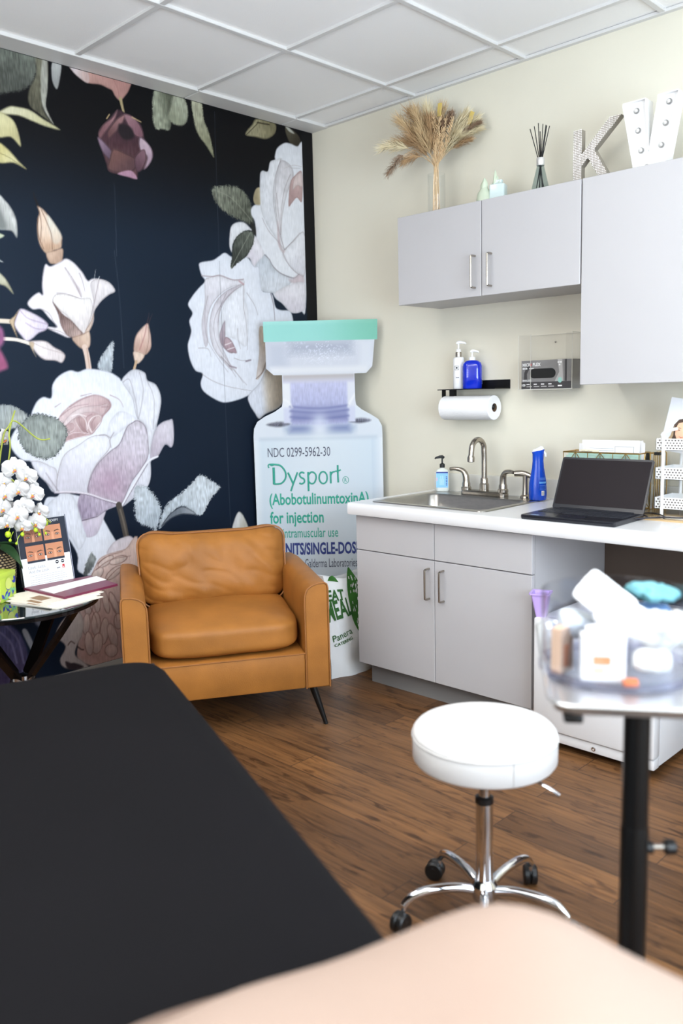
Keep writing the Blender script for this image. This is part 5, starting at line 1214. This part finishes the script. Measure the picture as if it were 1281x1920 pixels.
for k, (ox_, oz) in enumerate(((-.082, .186), (.004, .186), (-.082, .112), (.004, .112))):
    w_, h_ = .078, .064
    bq([(ox_, oz), (ox_ + w_, oz), (ox_ + w_, oz + h_), (ox_, oz + h_)], sk[k], .0009)
    bq([(ox_, oz - .005), (ox_ + w_, oz - .005), (ox_ + w_, oz + .004), (ox_, oz + .004)], M_bnavy, .0012)
    bq([(ox_ + w_ * .42, oz + .004), (ox_ + w_ * .58, oz + .004), (ox_ + w_ * .55, oz + .035), (ox_ + w_ * .45, oz + .035)], mat('print_nose', rgb(222, 160, 126), .45) if k == 0 else bpy.data.materials['print_nose'], .0011)
    for e_ in (-1, 1):
        cx_ = ox_ + w_ * .5 + e_ * .021; cz_ = oz + .024
        bq([(cx_ - .012, cz_ + .0), (cx_ - .006, cz_ + .006), (cx_ + .004, cz_ + .006), (cx_ + .011, cz_ + .001), (cx_ + .003, cz_ - .004), (cx_ - .006, cz_ - .003)], M_shade, .0012)
        bq([(cx_ - .008, cz_ + .0005), (cx_ - .003, cz_ + .004), (cx_ + .003, cz_ + .004), (cx_ + .008, cz_ + .001), (cx_ + .002, cz_ - .002), (cx_ - .004, cz_ - .0015)], M_eyew, .0014)
        bq([(cx_ + .0032 * cos(q), cz_ + .001 + .0034 * sin(q)) for q in [2 * PI * i / 10 for i in range(10)]], M_hair, .0016)
        bq([(cx_ - e_ * .013, cz_ + .011), (cx_ - e_ * .011, cz_ + .016), (cx_ + e_ * .004, cz_ + .0195), (cx_ + e_ * .015, cz_ + .014), (cx_ + e_ * .004, cz_ + .0155)][::e_], M_hair, .0013)
    if k == 0:
        for q in range(3): bq([(ox_ + .012, oz + .046 + q * .005), (ox_ + .066, oz + .047 + q * .005), (ox_ + .066, oz + .0478 + q * .005), (ox_ + .012, oz + .0468 + q * .005)], M_shade, .0012)
        bq([(ox_ + .037, oz + .03), (ox_ + .039, oz + .03), (ox_ + .038, oz + .048), (ox_ + .0365, oz + .048)], M_shade, .0012)
def bt(s_, m, x_, z_, w_, h_, bold=0): b.text(s_, m, SMb @ TR(x_, -.0008, z_, rx=PI / 2), w=w_, h=h_, bold=bold)
bt('DAXXIFY', M_bro, .018, .262, .06, .010); bt('Look. Lasts.', M_grey_ink, -.082, .083, .075, .013); bt('And the Look.', M_grey_ink, -.082, .066, .09, .013)
for k, (a_, b_) in enumerate(((-.08, .07), (-.06, .075), (-.082, .08), (-.082, .08), (-.082, .06))):
    z_ = .054 - k * .0085; bq([(a_, z_), (b_, z_), (b_, z_ + .0012), (a_, z_ + .0012)], M_grey_ink, .0006)
for x_ in (.045, .070):
    bq([(x_ + .0075 * cos(q), .096 + .0075 * sin(q)) for q in [2 * PI * i / 20 for i in range(20)]], M_ink, .0007); bq([(x_ - .005, .095), (x_ + .005, .095), (x_ + .005, .0975), (x_ - .005, .0975)], M_bro, .001)
bq([(.066, .066), (.076, .066), (.076, .082), (.066, .082)], M_red, .0007); bq([(.0695, .066), (.0725, .066), (.0725, .074), (.0695, .074)], M_bro, .001); bq([(.04, .068), (.055, .068), (.055, .074), (.04, .074)], M_grey_ink, .0007)
b.build('printed_card', t)

def flat(name, c, thick, m, z, label, cat, group=None, extra=None):
    mb = MB(); n_ = len(c)
    mb.add([(p[0], p[1], z) for p in c] + [(p[0], p[1], z + thick) for p in c], [tuple(reversed(range(n_))), tuple(range(n_, 2 * n_))] + [(i, (i + 1) % n_, n_ + (i + 1) % n_, n_ + i) for i in range(n_)], m)
    if extra: extra(mb)
    return tag(mb.build(name), label, cat, group)
M_burg = mat('burgundy_card', rgb(112, 40, 68), .35, var=.04); M_cpaper = mat('cream_paper', rgb(232, 226, 214), .6)
PB = [((.36, -2.00), (.585, -1.93), (.55, -1.72), (.32, -1.78)), ((.33, -2.005), (.565, -1.945), (.54, -1.74), (.30, -1.80)), ((.30, -1.985), (.548, -1.945), (.53, -1.72), (.28, -1.77)), ((.27, -1.96), (.535, -1.925), (.52, -1.70), (.27, -1.75))]
nm = ('lowest cream leaflet of the pile under the burgundy folder', 'second lowest cream leaflet of the pile under the burgundy folder', 'second leaflet down beneath the burgundy folder', 'cream leaflet directly beneath the burgundy folder')
M_brown = mat('brown_print', rgb(150, 120, 90), .6)
zc = TZ
for k in range(4):
    c_ = PB[k]
    def ex(mb, c_=c_, z=zc + .0036):
        mb.poly([(c_[0][0] * .55 + c_[1][0] * .45, c_[0][1] * .55 + c_[1][1] * .45 + .004, z), (c_[0][0] * .25 + c_[1][0] * .75, c_[0][1] * .25 + c_[1][1] * .75 + .004, z), (c_[0][0] * .25 + c_[1][0] * .75 - .01, c_[0][1] * .25 + c_[1][1] * .75 + .05, z), (c_[0][0] * .55 + c_[1][0] * .45 - .01, c_[0][1] * .55 + c_[1][1] * .45 + .05, z)], M_brown)
    flat('leaflet', c_, .0034, M_cpaper, zc, nm[k], 'leaflet', 'leaflets under the folder', ex); zc += .0037
def fe(mb):
    z = zc + .0092
    mb.add([(.325, -1.868, z), (.435, -1.862, z), (.40, -1.75, z), (.372, -1.60, z), (.272, -1.59, z), (.30, -1.73, z)], [(0, 1, 2, 5), (5, 2, 3, 4)], M_paper)
flat('folder', ((.240, -1.890), (.517, -1.862), (.476, -1.612), (.24, -1.60)), .009, M_burg, zc, 'burgundy presentation folder with a white paper band lying on the side table', 'folder', None, fe)

t = thing('candle_box', 'cube box with a blue and lime leaf pattern in front of the orchid pot', 'box', (.262, -2.010, TZ), math.radians(35))
M_lime = mat('lime_print', rgb(186, 210, 78), .45); M_cob = mat('blue_print', rgb(44, 58, 170), .45); M_pgr = mat('green_print', rgb(120, 190, 130), .45)
c = MB(); s_ = .053; c.box(-s_, s_, -s_, s_, 0, .108, M_lime, bev=.003); c.box(-s_ - .0015, s_ + .0015, -s_ - .0015, s_ + .0015, .092, .112, M_lime, bev=.002)
for fc in (0, PI / 2):
    for k in range(12):
        u_ = rg.uniform(-.045, .045); v_ = rg.uniform(.008, .088); a_ = rg.random() * PI; L_ = .017
        pts = [(u_ + L_ * cos(a_ + q) * (1 if i % 2 else .45), v_ + L_ * sin(a_ + q) * (1 if i % 2 else .45)) for i, q in enumerate([0, .5 * PI, PI, 1.5 * PI])]
        pts = [(max(-.05, min(.05, p[0])), max(.003, min(.09, p[1]))) for p in pts]
        c.poly([(p[0], -s_ - .0006 - k * .00003, p[1]) for p in pts], (M_cob, M_cob, M_pgr)[k % 3], Matrix.Rotation(fc, 4, 'Z'))
    c.poly([(.022 * cos(q), -s_ - .0018, .066 + .022 * sin(q)) for q in [2 * PI * i / 24 for i in range(24)]], mat('lime_label', rgb(206, 220, 116), .45) if fc == 0 else bpy.data.materials['lime_label'], Matrix.Rotation(fc, 4, 'Z'))
c.build('carton', t)
t = thing('phone', 'dark flat phone lying at the front edge of the side table', 'phone', (.43, -2.17, TZ), math.radians(30))
MB().loft([rrect(-.035, .035, -.07, .07, .008, 0), rrect(-.036, .036, -.072, .072, .009, .003), rrect(-.036, .036, -.072, .072, .009, .007)], mat('phone_dark', rgb(60, 66, 80), .2), cap0=True, cap1=True).build('case', t)
t = thing('dish', 'small peach dish at the edge of view beside the leaf pattern box', 'dish', (.36, -2.08, TZ), 0)
MB().lathe([(.02, 0), (.034, .008), (.042, .022), (.040, .023), (.03, .011), (.001, .006)], mat('peach_ceramic', rgb(232, 184, 152), .4), n=28).build('bowl', t)

# orchid in a woven pot
t = thing('potted_orchid', 'white orchid with drooping blossoms in a woven gold pot on the side table', 'orchid', (.105, -1.955, TZ))
M_weave = mat('woven_gold', rgb(176, 156, 120), .5, .3); M_wdk = mat('woven_dark', rgb(40, 32, 26), .7)
w = MB(); w.lathe([(.06, 0), (.078, .02), (.086, .07), (.086, .14), (.082, .165), (.074, .165)], M_wdk, n=36)
for j in range(15):
    z = .012 + j * .0105
    for k in range(30):
        a = 2 * PI * (k + (j % 2) * .5) / 30; R2 = .072 + .0155 * min(1, z / .06)
        w.ball((R2 * cos(a), R2 * sin(a), z), .0068, M_weave, sub=1, sc=(1, 1, .62))
w.build('pot', t)
M_moss = mat('dark_moss', rgb(40, 32, 24), .9, bump=.6, bscale=60)
MB().cushion((0, 0, .165), (.076, .076, .028), M_moss, e=2.2, puff=0, n=8, wr=.006, ws=40).build('moss', t)
M_stem = mat('orchid_stem', rgb(150, 160, 60), .5, var=.15, scale=20); M_lf = mat('orchid_leaf', rgb(36, 66, 34), .4); M_bud = mat('orchid_bud', rgb(178, 206, 40), .45)
M_pet = mat('orchid_petal', rgb(202, 201, 201), .55, spec=.3); M_lipo = mat('orchid_lip', rgb(206, 120, 110), .5); M_yel = mat('orchid_yellow', rgb(226, 176, 50), .5)
PO = Vector((.105, -1.955, TZ))
def opx(u, v, x):                               # photo pixel on the plane x = const, in the orchid's own frame
    d = pix(u, v); k = (x - CAM_LOC[0]) / d[0]
    return Vector([CAM_LOC[i] + d[i] * k for i in range(3)]) - PO
for pts in ([(0, 0, .17), (.02, .02, .32), opx(4, 830, .18), opx(16, 800, .19), opx(30, 790, .2), opx(70, 822, .22), opx(94, 823, .24)], [(.01, 0, .17), (.03, .03, .3), opx(18, 850, .2), opx(17, 815, .2), opx(22, 790, .19), opx(28, 770, .18)], [(0, .01, .17), (.02, .05, .30), opx(20, 900, .2), opx(50, 940, .22), opx(95, 980, .25)]):
    MB().tube(pts, .0032, M_stem, n=8, sub=6).build('stem', t)
for k, (a, L_) in enumerate(((.2, .2), (1.3, .18), (-1.0, .2), (2.6, .16))):
    lf = MB(); lf.grid(5, 10, lambda u, v: (cos(a) * L_ * v - sin(a) * (u - .5) * .06 * sin(PI * min(1, v * .9 + .1)), sin(a) * L_ * v + cos(a) * (u - .5) * .06 * sin(PI * min(1, v * .9 + .1)), .18 + .10 * v - .16 * v * v - .01 * sin(PI * u)), M_lf)
    lf.build('leaf', t)
view = Vector(CAM_LOC)
def blossom(u, v, x, r, yaw, tilt):
    c = opx(u, v, x); f = (view - (c + PO)).normalized(); f.rotate(Matrix.Rotation(yaw, 3, 'Z')); f = (f + Vector((0, 0, tilt))).normalized()
    sx_ = Vector((0, 0, 1)).cross(f).normalized(); up_ = f.cross(sx_)
    M = Matrix((sx_, up_, f)).transposed().to_4x4(); M.translation = c
    m = MB()
    def petal(a, L_, wd, fold):
        m.grid(7, 7, lambda s_, q: (cos(a) * L_ * q - sin(a) * (s_ - .5) * wd * sin(PI * (q * .80 + .12)) ** .7, sin(a) * L_ * q + cos(a) * (s_ - .5) * wd * sin(PI * (q * .80 + .12)) ** .7, .004 + fold * q * (1 - q * 1.1) - .012 * (2 * s_ - 1) ** 2 * q + .003 * sin(9 * s_ + q * 6)), M_pet, M)
    for a in (PI / 2, PI * 1.22, PI * 1.78): petal(a, r * .95, r * .75, .006)
    for a in (.12, PI - .12): petal(a, r, r * 1.35, .02)
    bl = m.build('blossom', t, angle=80)
    l = MB(); l.ball((0, -.0, .008), .0075, M_pet, M, 1, (1, .9, 1)); l.ball((0, -.010, .010), .007, M_lipo, M, 1, (1.1, .8, .9)); l.ball((0, -.005, .014), .004, M_yel, M, 1); l.ball((-.006, -.014, .008), .004, M_yel, M, 1); l.ball((.006, -.014, .008), .004, M_pet, M, 1)
    l.build('lip', bl)
for q in ((27, 878, .22, .047, .1, -.1), (50, 893, .24, .042, -.3, -.2), (34, 918, .25, .042, .1, -.3), (8, 927, .24, .042, .3, -.1), (62, 926, .26, .042, -.2, -.1), (45, 950, .26, .04, .0, -.2), (32, 966, .27, .042, .1, -.1), (75, 958, .26, .036, -.5, -.3), (67, 980, .27, .040, -.1, -.2), (3, 953, .26, .04, .5, -.1), (5, 905, .2, .042, .4, 0), (12, 980, .27, .036, .3, -.4), (42, 986, .27, .034, -.2, -.4), (6, 822, .16, .04, .9, -.2), (15, 955, .2, .04, .2, -.2), (55, 915, .2, .038, -.1, -.1)):
    blossom(*q)
for k, (u, v) in enumerate(((86, 981), (67, 994), (74, 1002), (86, 1000), (15, 1002), (42, 1002), (19, 1013), (31, 1019))):
    c = opx(u, v, .275); bd_ = MB().ball(c, (.0095, .0085, .006, .005, .0115, .0075, .006, .005)[k], M_bud, sub=2, sc=(1, 1, 1.15))
    up_ = opx(u + (6 if u < 60 else -10), v - 16, .27); bd_.tube([c, (c + up_) * .5 + Vector((0, 0, .004)), up_], .0012, M_bud, n=5, sub=3); bd_.build('bud', t)

# ------------------------------------------------------------------ treatment bed and the cushion on it
BX = Vector((1.447, -2.06, 0)); bdir = math.atan2(-.352, .936)   # far right corner of the bed, long axis towards the camera
t = thing('treatment_bed', 'treatment bed under a smooth black fitted cover in the foreground', 'bed', (BX.x, BX.y, 0), bdir)
BL, BWD, BZ = 1.86, .72, .625
c = MB(); rings = []
def bedring(off, z, r): return [(p[0] + .055 * (-p[1] / BWD) * max(0, 1 - p[0] / .6), p[1], p[2]) for p in rrect(-off, BL + off, -BWD - off, off, r, z, n=10)]
for off, z, r in ((.02, .30, .10), (.022, .40, .10), (.012, .52, .10), (.0, .575, .10), (-.010, .602, .10), (-.028, .618, .09), (-.055, BZ, .08), (-.15, BZ + .003, .06)): rings.append(bedring(off, z, r))
c.loft(rings, M_cloth, cap1=True); cv = c.build('cover', t, angle=80)
b = MB(); b.loft([rrect(.3, BL - .3, -BWD + .16, -.16, .04, 0), rrect(.3, BL - .3, -BWD + .16, -.16, .04, .04), rrect(.4, BL - .4, -BWD + .22, -.22, .04, .06), rrect(.4, BL - .4, -BWD + .22, -.22, .04, .44)], M_white, cap0=True); b.build('pedestal', t)
MB().box(.02, BL - .02, -BWD + .02, -.02, .44, .60, M_blackmetal).build('mattress_frame', t)

CW = BX + Vector((cos(bdir) * 1.50, sin(bdir) * 1.50, 0))
t = thing('cushion', 'cream rounded cushion lying across the near end of the black bed', 'cushion', (3.055, -2.845, .699), bdir + math.radians(70))
def cf(p): return Vector((p.x, p.y, p.z - .005 * (p.z > 0) + .052 * math.exp(-((p.x - .11) / .115) ** 2) * (p.z > 0) - .032 * max(0, -(p.x + .02)) / .3 * (p.z > 0) - .10 * max(0, p.x - .19) * (p.z > 0)))
MB().cushion((0, 0, 0), (.375, .235, .073), M_cream, e=2.6, puff=.15, n=20, wr=.004, ws=5, fn=cf).build('cushion_body', t, angle=80)

# ------------------------------------------------------------------ rolling stool
t = thing('rolling_stool', 'round white vinyl stool on a chrome five star base with casters', 'stool', (2.292, -1.687, 0))
SZ_ = .520
MB().lathe([(.001, SZ_ + .002), (.10, SZ_ + .002), (.150, SZ_), (.168, SZ_ - .005), (.1755, SZ_ - .014), (.177, SZ_ - .022), (.1755, SZ_ - .026), (.1765, SZ_ - .03), (.1765, SZ_ - .078), (.172, SZ_ - .085), (.001, SZ_ - .085)], M_vinyl, n=72, cap=False).build('seat', t, angle=50)
s = MB(); s.tube([(.1768 * cos(q), .1768 * sin(q), SZ_ - .024) for q in [2 * PI * k / 60 for k in range(60)]], .0022, mat('seat_seam', rgb(206, 204, 202), .5), n=6, closed=True)
aS = math.radians(-33); s.tube([(.1774 * cos(aS), .1774 * sin(aS), SZ_ - .026), (.1774 * cos(aS), .1774 * sin(aS), SZ_ - .08)], .0012, s.mats[0], n=5); s.build('seam', t)
p = MB(); p.lathe([(.035, .40), (.035, .42)], M_black, n=24); p.lathe([(.0145, .30), (.0145, .41)], M_chrome, n=24); p.build('upper_post', t)
MB().lathe([(.0165, .315), (.023, .318), (.023, .332), (.0165, .336)], M_black, n=24).build('collar', t)
MB().lathe([(.0215, .09), (.0215, .318)], M_chrome, n=32).build('gas_column', t)
h = MB(); h.lathe([(.018, .055), (.03, .062), (.034, .075), (.034, .10), (.0255, .112)], M_chrome, n=32); h.build('hub', t)
ld = Vector((cos(math.radians(8)), sin(math.radians(8)), 0))
MB().tube([ld * .03 + Vector((0, 0, .412)), ld * .14 + Vector((0, 0, .408)), ld * .195 + Vector((0, 0, .388))], .0042, M_chrome, n=8, sub=3).build('height_lever', t)
for k in range(5):
    a = math.radians(-55 + 72 * k); d = Vector((cos(a), sin(a), 0)); tv = Vector((-sin(a), cos(a), 0))
    pts = [d * .02 + Vector((0, 0, .085)), d * .075 + Vector((0, 0, .098)), d * .14 + Vector((0, 0, .099)), d * .185 + Vector((0, 0, .088)), d * .208 + Vector((0, 0, .066))]
    lg = MB().tube(pts, [.0125, .012, .012, .0115, .0105], M_chrome, n=14, sub=4).build('leg', t)
    cst = MB(); c0 = d * .210; sw = Vector((cos(a + .7), sin(a + .7), 0))
    cst.tube([c0 + Vector((0, 0, .045)), c0 + Vector((0, 0, .066))], .006, M_chrome, n=10)
    wc = c0 + sw * .012; ax_ = Vector((-sw.y, sw.x, 0))
    for q in (-1, 1):
        m_ = Matrix((ax_.cross(Vector((0, 0, 1))), Vector((0, 0, 1)), ax_)).transposed().to_4x4(); m_.translation = wc + ax_ * (.0 if q > 0 else -.019) + Vector((0, 0, .0255))
        cst.lathe([(.012, .001), (.022, .001), (.0255, .004), (.0255, .014), (.022, .018), (.012, .018)], M_black, m_, n=24)
    cst.ball(wc + Vector((0, 0, .034)), .022, M_black, sub=2, sc=(.9, .9, .7))
    cst.build('caster', lg)

# ------------------------------------------------------------------ mini fridge under the worktop
t = thing('mini_fridge', 'white mini fridge standing on the floor under the worktop', 'fridge', (1.797, -.665, 0))
M_fr = mat('fridge_white', rgb(232, 232, 234), .35)
b = MB(); b.box(0.004, .468, .055, .50, .03, .492, M_fr, bev=.006); b.build('body', t)
d = MB(); d.box(0, .472, 0, .05, .07, .494, M_fr, bev=.008); d.build('door', t)
d = MB(); d.box(0.004, .468, .012, .054, .028, .066, M_fr, bev=.004); d.build('kick_panel', t)
MB().lathe([(.008, 0), (.008, .003), (.004, .004), (.004, .001)], M_chrome, TR(.245, .012, .045, rx=PI / 2), n=18).build('screw', t)
for x_ in (.05, .42):
    for y_ in (.08, .46): MB().lathe([(.015, 0), (.015, .032)], M_black, TR(x_, y_, 0), n=14).build('foot', t)
t = thing('lavender_tub', 'small lavender plastic tub on top of the mini fridge', 'tub', (1.804, -.630, .494), math.radians(20))
M_lav = mat('lavender_plastic', rgb(186, 160, 222), .4)
MB().loft([rrect(-.012, .024, -.024, .024, .006, 0), rrect(-.03, .034, -.034, .034, .008, .085), rrect(-.036, .04, -.04, .04, .008, .085), rrect(-.036, .04, -.04, .04, .008, .09), rrect(-.028, .032, -.032, .032, .008, .088), rrect(-.01, .022, -.022, .022, .006, .004)], M_lav, cap0=True, cap1=True).build('tub', t)

# ------------------------------------------------------------------ rolling instrument tray
AT = math.radians(34)                     # tray's short side direction
t = thing('tray_stand', 'stainless instrument tray on a black post near the stool', 'tray stand', (2.853, -2.055, 0), AT)
TZ2 = .842
cx0, cx1, cy0, cy1 = -.146, .215, -.124, .355
tr = MB()
tr.loft([rrect(cx0 + .018, cx1 - .018, cy0 + .018, cy1 - .018, .03, TZ2 - .002), rrect(cx0 + .006, cx1 - .006, cy0 + .006, cy1 - .006, .035, TZ2 + .002), rrect(cx0 + .002, cx1 - .002, cy0 + .002, cy1 - .002, .038, TZ2 + .014),
         rrect(cx0 - .004, cx1 + .004, cy0 - .004, cy1 + .004, .04, TZ2 + .0165), rrect(cx0 - .006, cx1 + .006, cy0 - .006, cy1 + .006, .042, TZ2 + .013), rrect(cx0 - .002, cx1 + .002, cy0 - .002, cy1 + .002, .04, TZ2 + .010), rrect(cx0 + .003, cx1 - .003, cy0 + .003, cy1 - .003, .038, TZ2 - .002), rrect(cx0 + .016, cx1 - .016, cy0 + .016, cy1 - .016, .03, TZ2 - .006)], mat('tray_steel', rgb(222, 222, 222), .3, .85), cap0=False)
n_ = 28; tr.poly(list(reversed(rrect(cx0 + .016, cx1 - .016, cy0 + .016, cy1 - .016, .03, TZ2 - .006))), tr.mats[0]); tr.poly(rrect(cx0 + .018, cx1 - .018, cy0 + .018, cy1 - .018, .03, TZ2 - .002), tr.mats[0])
tr.build('tray', t, angle=50)
fr = MB(); fr.box(-.03, .03, -.02, .02, TZ2 - .022, TZ2 - .007, M_blackmetal); fr.box(-.02, .02, -.02, .25, TZ2 - .022, TZ2 - .007, M_blackmetal); fr.box(cx0 + .02, cx0 + .05, cy0 + .01, cy0 + .05, TZ2 - .02, TZ2 - .007, M_blackmetal, bev=.004); fr.build('bracket', t)
MB().lathe([(.0215, .42), (.0215, TZ2 - .02)], M_blackmetal, n=32).build('upper_post', t)
MB().lathe([(.0228, .04), (.0228, .60), (.022, .605)], M_blackmetal, n=32).build('lower_post', t)
k = MB(); kd = Vector((cos(.75 - AT), sin(.75 - AT), 0)); kz = Vector((0, 0, .565))
k.tube([kd * .02 + kz, kd * .03 + kz], .011, M_black, n=16); k.tube([kd * .03 + kz, kd * .055 + kz], .0045, M_chrome, n=10); k.tube([kd * .05 + kz, kd * .053 + kz, kd * .066 + kz, kd * .069 + kz], [.010, .013, .013, .010], M_black, n=18); k.build('clamp_knob', t)
for k in range(4):
    a = math.radians(45 + 90 * k); d = Vector((cos(a), sin(a), 0))
    lg = MB().tube([d * .02 + Vector((0, 0, .07)), d * .26 + Vector((0, 0, .062))], .014, M_blackmetal, n=12).build('base_leg', t)
    cs = MB(); m_ = Matrix((Vector((1, 0, 0)), Vector((0, 0, 1)), Vector((0, -1, 0)))).transposed().to_4x4(); m_.translation = d * .25 + Vector((0, .009, .0245))
    cs.lathe([(.012, 0), (.0245, .002), (.0245, .016), (.012, .018)], M_black, m_, n=20); cs.build('caster', lg)
# clear round organizer on the tray
OC = Vector((2.778, -1.985, TZ2 + .0005))
M_acr = clear_mat('organizer_acrylic', (.955, .96, .98, 1), .3, .1)
M_acr2 = clear_mat('organizer_divider', (.95, .955, .975, 1), .35, .1)
t = thing('organizer', 'clear round divided acrylic organizer standing on the instrument tray', 'organizer', OC)
R0 = .128; OH = .140
o = MB(); o.lathe([(.001, .0), (R0 - .004, .0), (R0, .004), (R0, OH), (R0 - .003, OH), (R0 - .003, .006), (.001, .006)], M_acr, n=72, cap=False); o.build('bowl', t)
o = MB(); o.lathe([(R0 - .010, .0), (R0 + .003, .002), (R0 + .003, .012), (R0 - .004, .014)], clear_mat('organizer_base', (.74, .74, .84, 1), .35, .1), n=72, cap=False); o.build('base_ring', t)
for a in (-.35, .85, 2.0, 3.2, 4.4):
    d = Vector((cos(a), sin(a), 0)); tv = Vector((-sin(a), cos(a), 0)) * .0015; m = MB(); z1 = Vector((0, 0, .100)); z0_ = Vector((0, 0, .0065)); e1 = d * (R0 - .004); e0 = d * .028
    m.add([e0 - tv + z0_, e1 - tv + z0_, e1 + tv + z0_, e0 + tv + z0_, e0 - tv + z1, e1 - tv + z1, e1 + tv + z1, e0 + tv + z1], [(0, 1, 2, 3), (7, 6, 5, 4), (0, 4, 5, 1), (1, 5, 6, 2), (2, 6, 7, 3), (3, 7, 4, 0)], M_acr2); m.build('divider', t)
MB().lathe([(.027, .0065), (.027, .1), (.025, .1), (.025, .0065)], M_acr2, n=32, cap=False).build('center_cup', t)
M_gauze = mat('white_gauze', rgb(228, 228, 230), .85, bump=.3, bscale=200); M_cot = mat('cotton', rgb(222, 220, 214), .95, bump=.4, bscale=120)
VX = Vector((cos(math.radians(42)), sin(math.radians(42)), 0)); VY = Vector((-sin(math.radians(42)), cos(math.radians(42)), 0))   # right and away, seen from the camera
def org(x_, y_, z_): return OC + VX * x_ * 1.05 + VY * y_ * 1.05 + Vector((0, 0, z_ if z_ < .01 else z_ * 1.32))
def crumple(name, c, hx, hy, hz, rot, m, label, cat, e=3.5, wr=.004, group=None, seed=0):
    o = MB().cushion((0, 0, 0), (hx, hy, hz), m, e=e, puff=.1, n=10, wr=wr, ws=40, seed=seed).build(name, None, angle=80); o.location = c; o.rotation_euler = rot; return tag(o, label, cat, group)
YW = math.radians(42)
crumple('gauze_pad', org(-.022, -.012, .098), .048, .040, .0035, (.55, .62, YW - .45), M_gauze, 'white folded gauze pad sticking up out of the organizer', 'gauze', e=9, wr=.0015)
crumple('gauze_pad', org(.002, -.045, .080), .050, .034, .005, (.6, .35, YW - .3), M_gauze, 'white gauze pad draped over the front divider of the organizer', 'gauze', e=7, wr=.003, seed=4)
crumple('gauze_roll', org(-.040, -.052, .066), .026, .012, .011, (0, .1, YW), M_gauze, 'small white gauze roll beneath the upright gauze pad', 'gauze', e=2.4, seed=2)
crumple('cotton_ball', org(.05, -.06, .066), .036, .030, .034, (.3, .2, YW), M_cot, 'fluffy white cotton ball at the front of the organizer', 'cotton', e=2.2, wr=.006, seed=7)
crumple('cotton_ball', org(.088, -.03, .060), .028, .026, .032, (.1, .5, YW), M_cot, 'white cotton ball near the edge of view in the organizer', 'cotton', e=2.2, wr=.006, seed=9)
crumple('cotton_pad', org(.036, -.074, .030), .032, .018, .022, (.0, .1, YW), M_cot, 'cream cotton pad at the bottom front of the organizer', 'cotton', e=3, wr=.003, seed=11)
crumple('gloves', org(.07, .03, .098), .046, .028, .014, (.1, .15, YW + .3), mat('teal_nitrile', rgb(96, 150, 158), .6), 'crumpled teal nitrile gloves at the back of the organizer', 'gloves', e=2.2, wr=.014, seed=13)
crumple('cloth', org(.06, .05, .062), .052, .028, .022, (.0, .0, YW + .3), mat('blue_cloth', rgb(92, 132, 176), .7), 'folded blue cloth beneath the teal gloves in the organizer', 'cloth', e=3, wr=.004, seed=15)
M_lwhite = mat('packet_white', rgb(232, 230, 226), .45); M_or = mat('orange_print', rgb(226, 140, 92), .5); M_peach = mat('peach_packet', rgb(226, 190, 160), .5)
t = thing('vial_box', 'white carton with orange print behind the organizer front wall', 'box', org(-.045, -.074, .0068), YW - .15)
c = MB(); c.box(-.032, .040, -.012, .014, 0, .080, M_lwhite, bev=.001, seg=1); c.box(-.012, .016, -.0126, -.012, .030, .044, M_or); c.box(-.012, .006, -.0126, -.012, .014, .026, M_peach); c.build('carton', t)
t = thing('vial_box', 'peach carton at the side of the organizer beside the white carton', 'box', org(-.094, -.028, .0068), YW + .9)
c = MB(); c.box(-.022, .022, -.010, .010, 0, .080, M_peach, bev=.001, seg=1); c.box(-.014, .004, .010, .0106, .012, .05, M_or); c.box(-.014, .004, -.0106, -.01, .012, .05, M_or); c.build('carton', t)
t = thing('alcohol_packet', 'orange foil packet lying at the front bottom of the organizer', 'packet', org(-.004, -.1005, .0068), YW)
MB().loft([rrect(-.012, .012, -.008, .008, .002, 0), rrect(-.011, .011, -.007, .007, .002, .010)], mat('orange_foil', rgb(232, 120, 60), .4), cap0=True, cap1=True).build('packet', t)
crumple('plastic_pouch', org(-.065, -.005, .062), .034, .03, .022, (.2, .2, YW), mat('pale_pouch', rgb(214, 222, 226), .3), 'pale plastic pouch behind the upright gauze pad', 'pouch', e=3, wr=.004, seed=21)
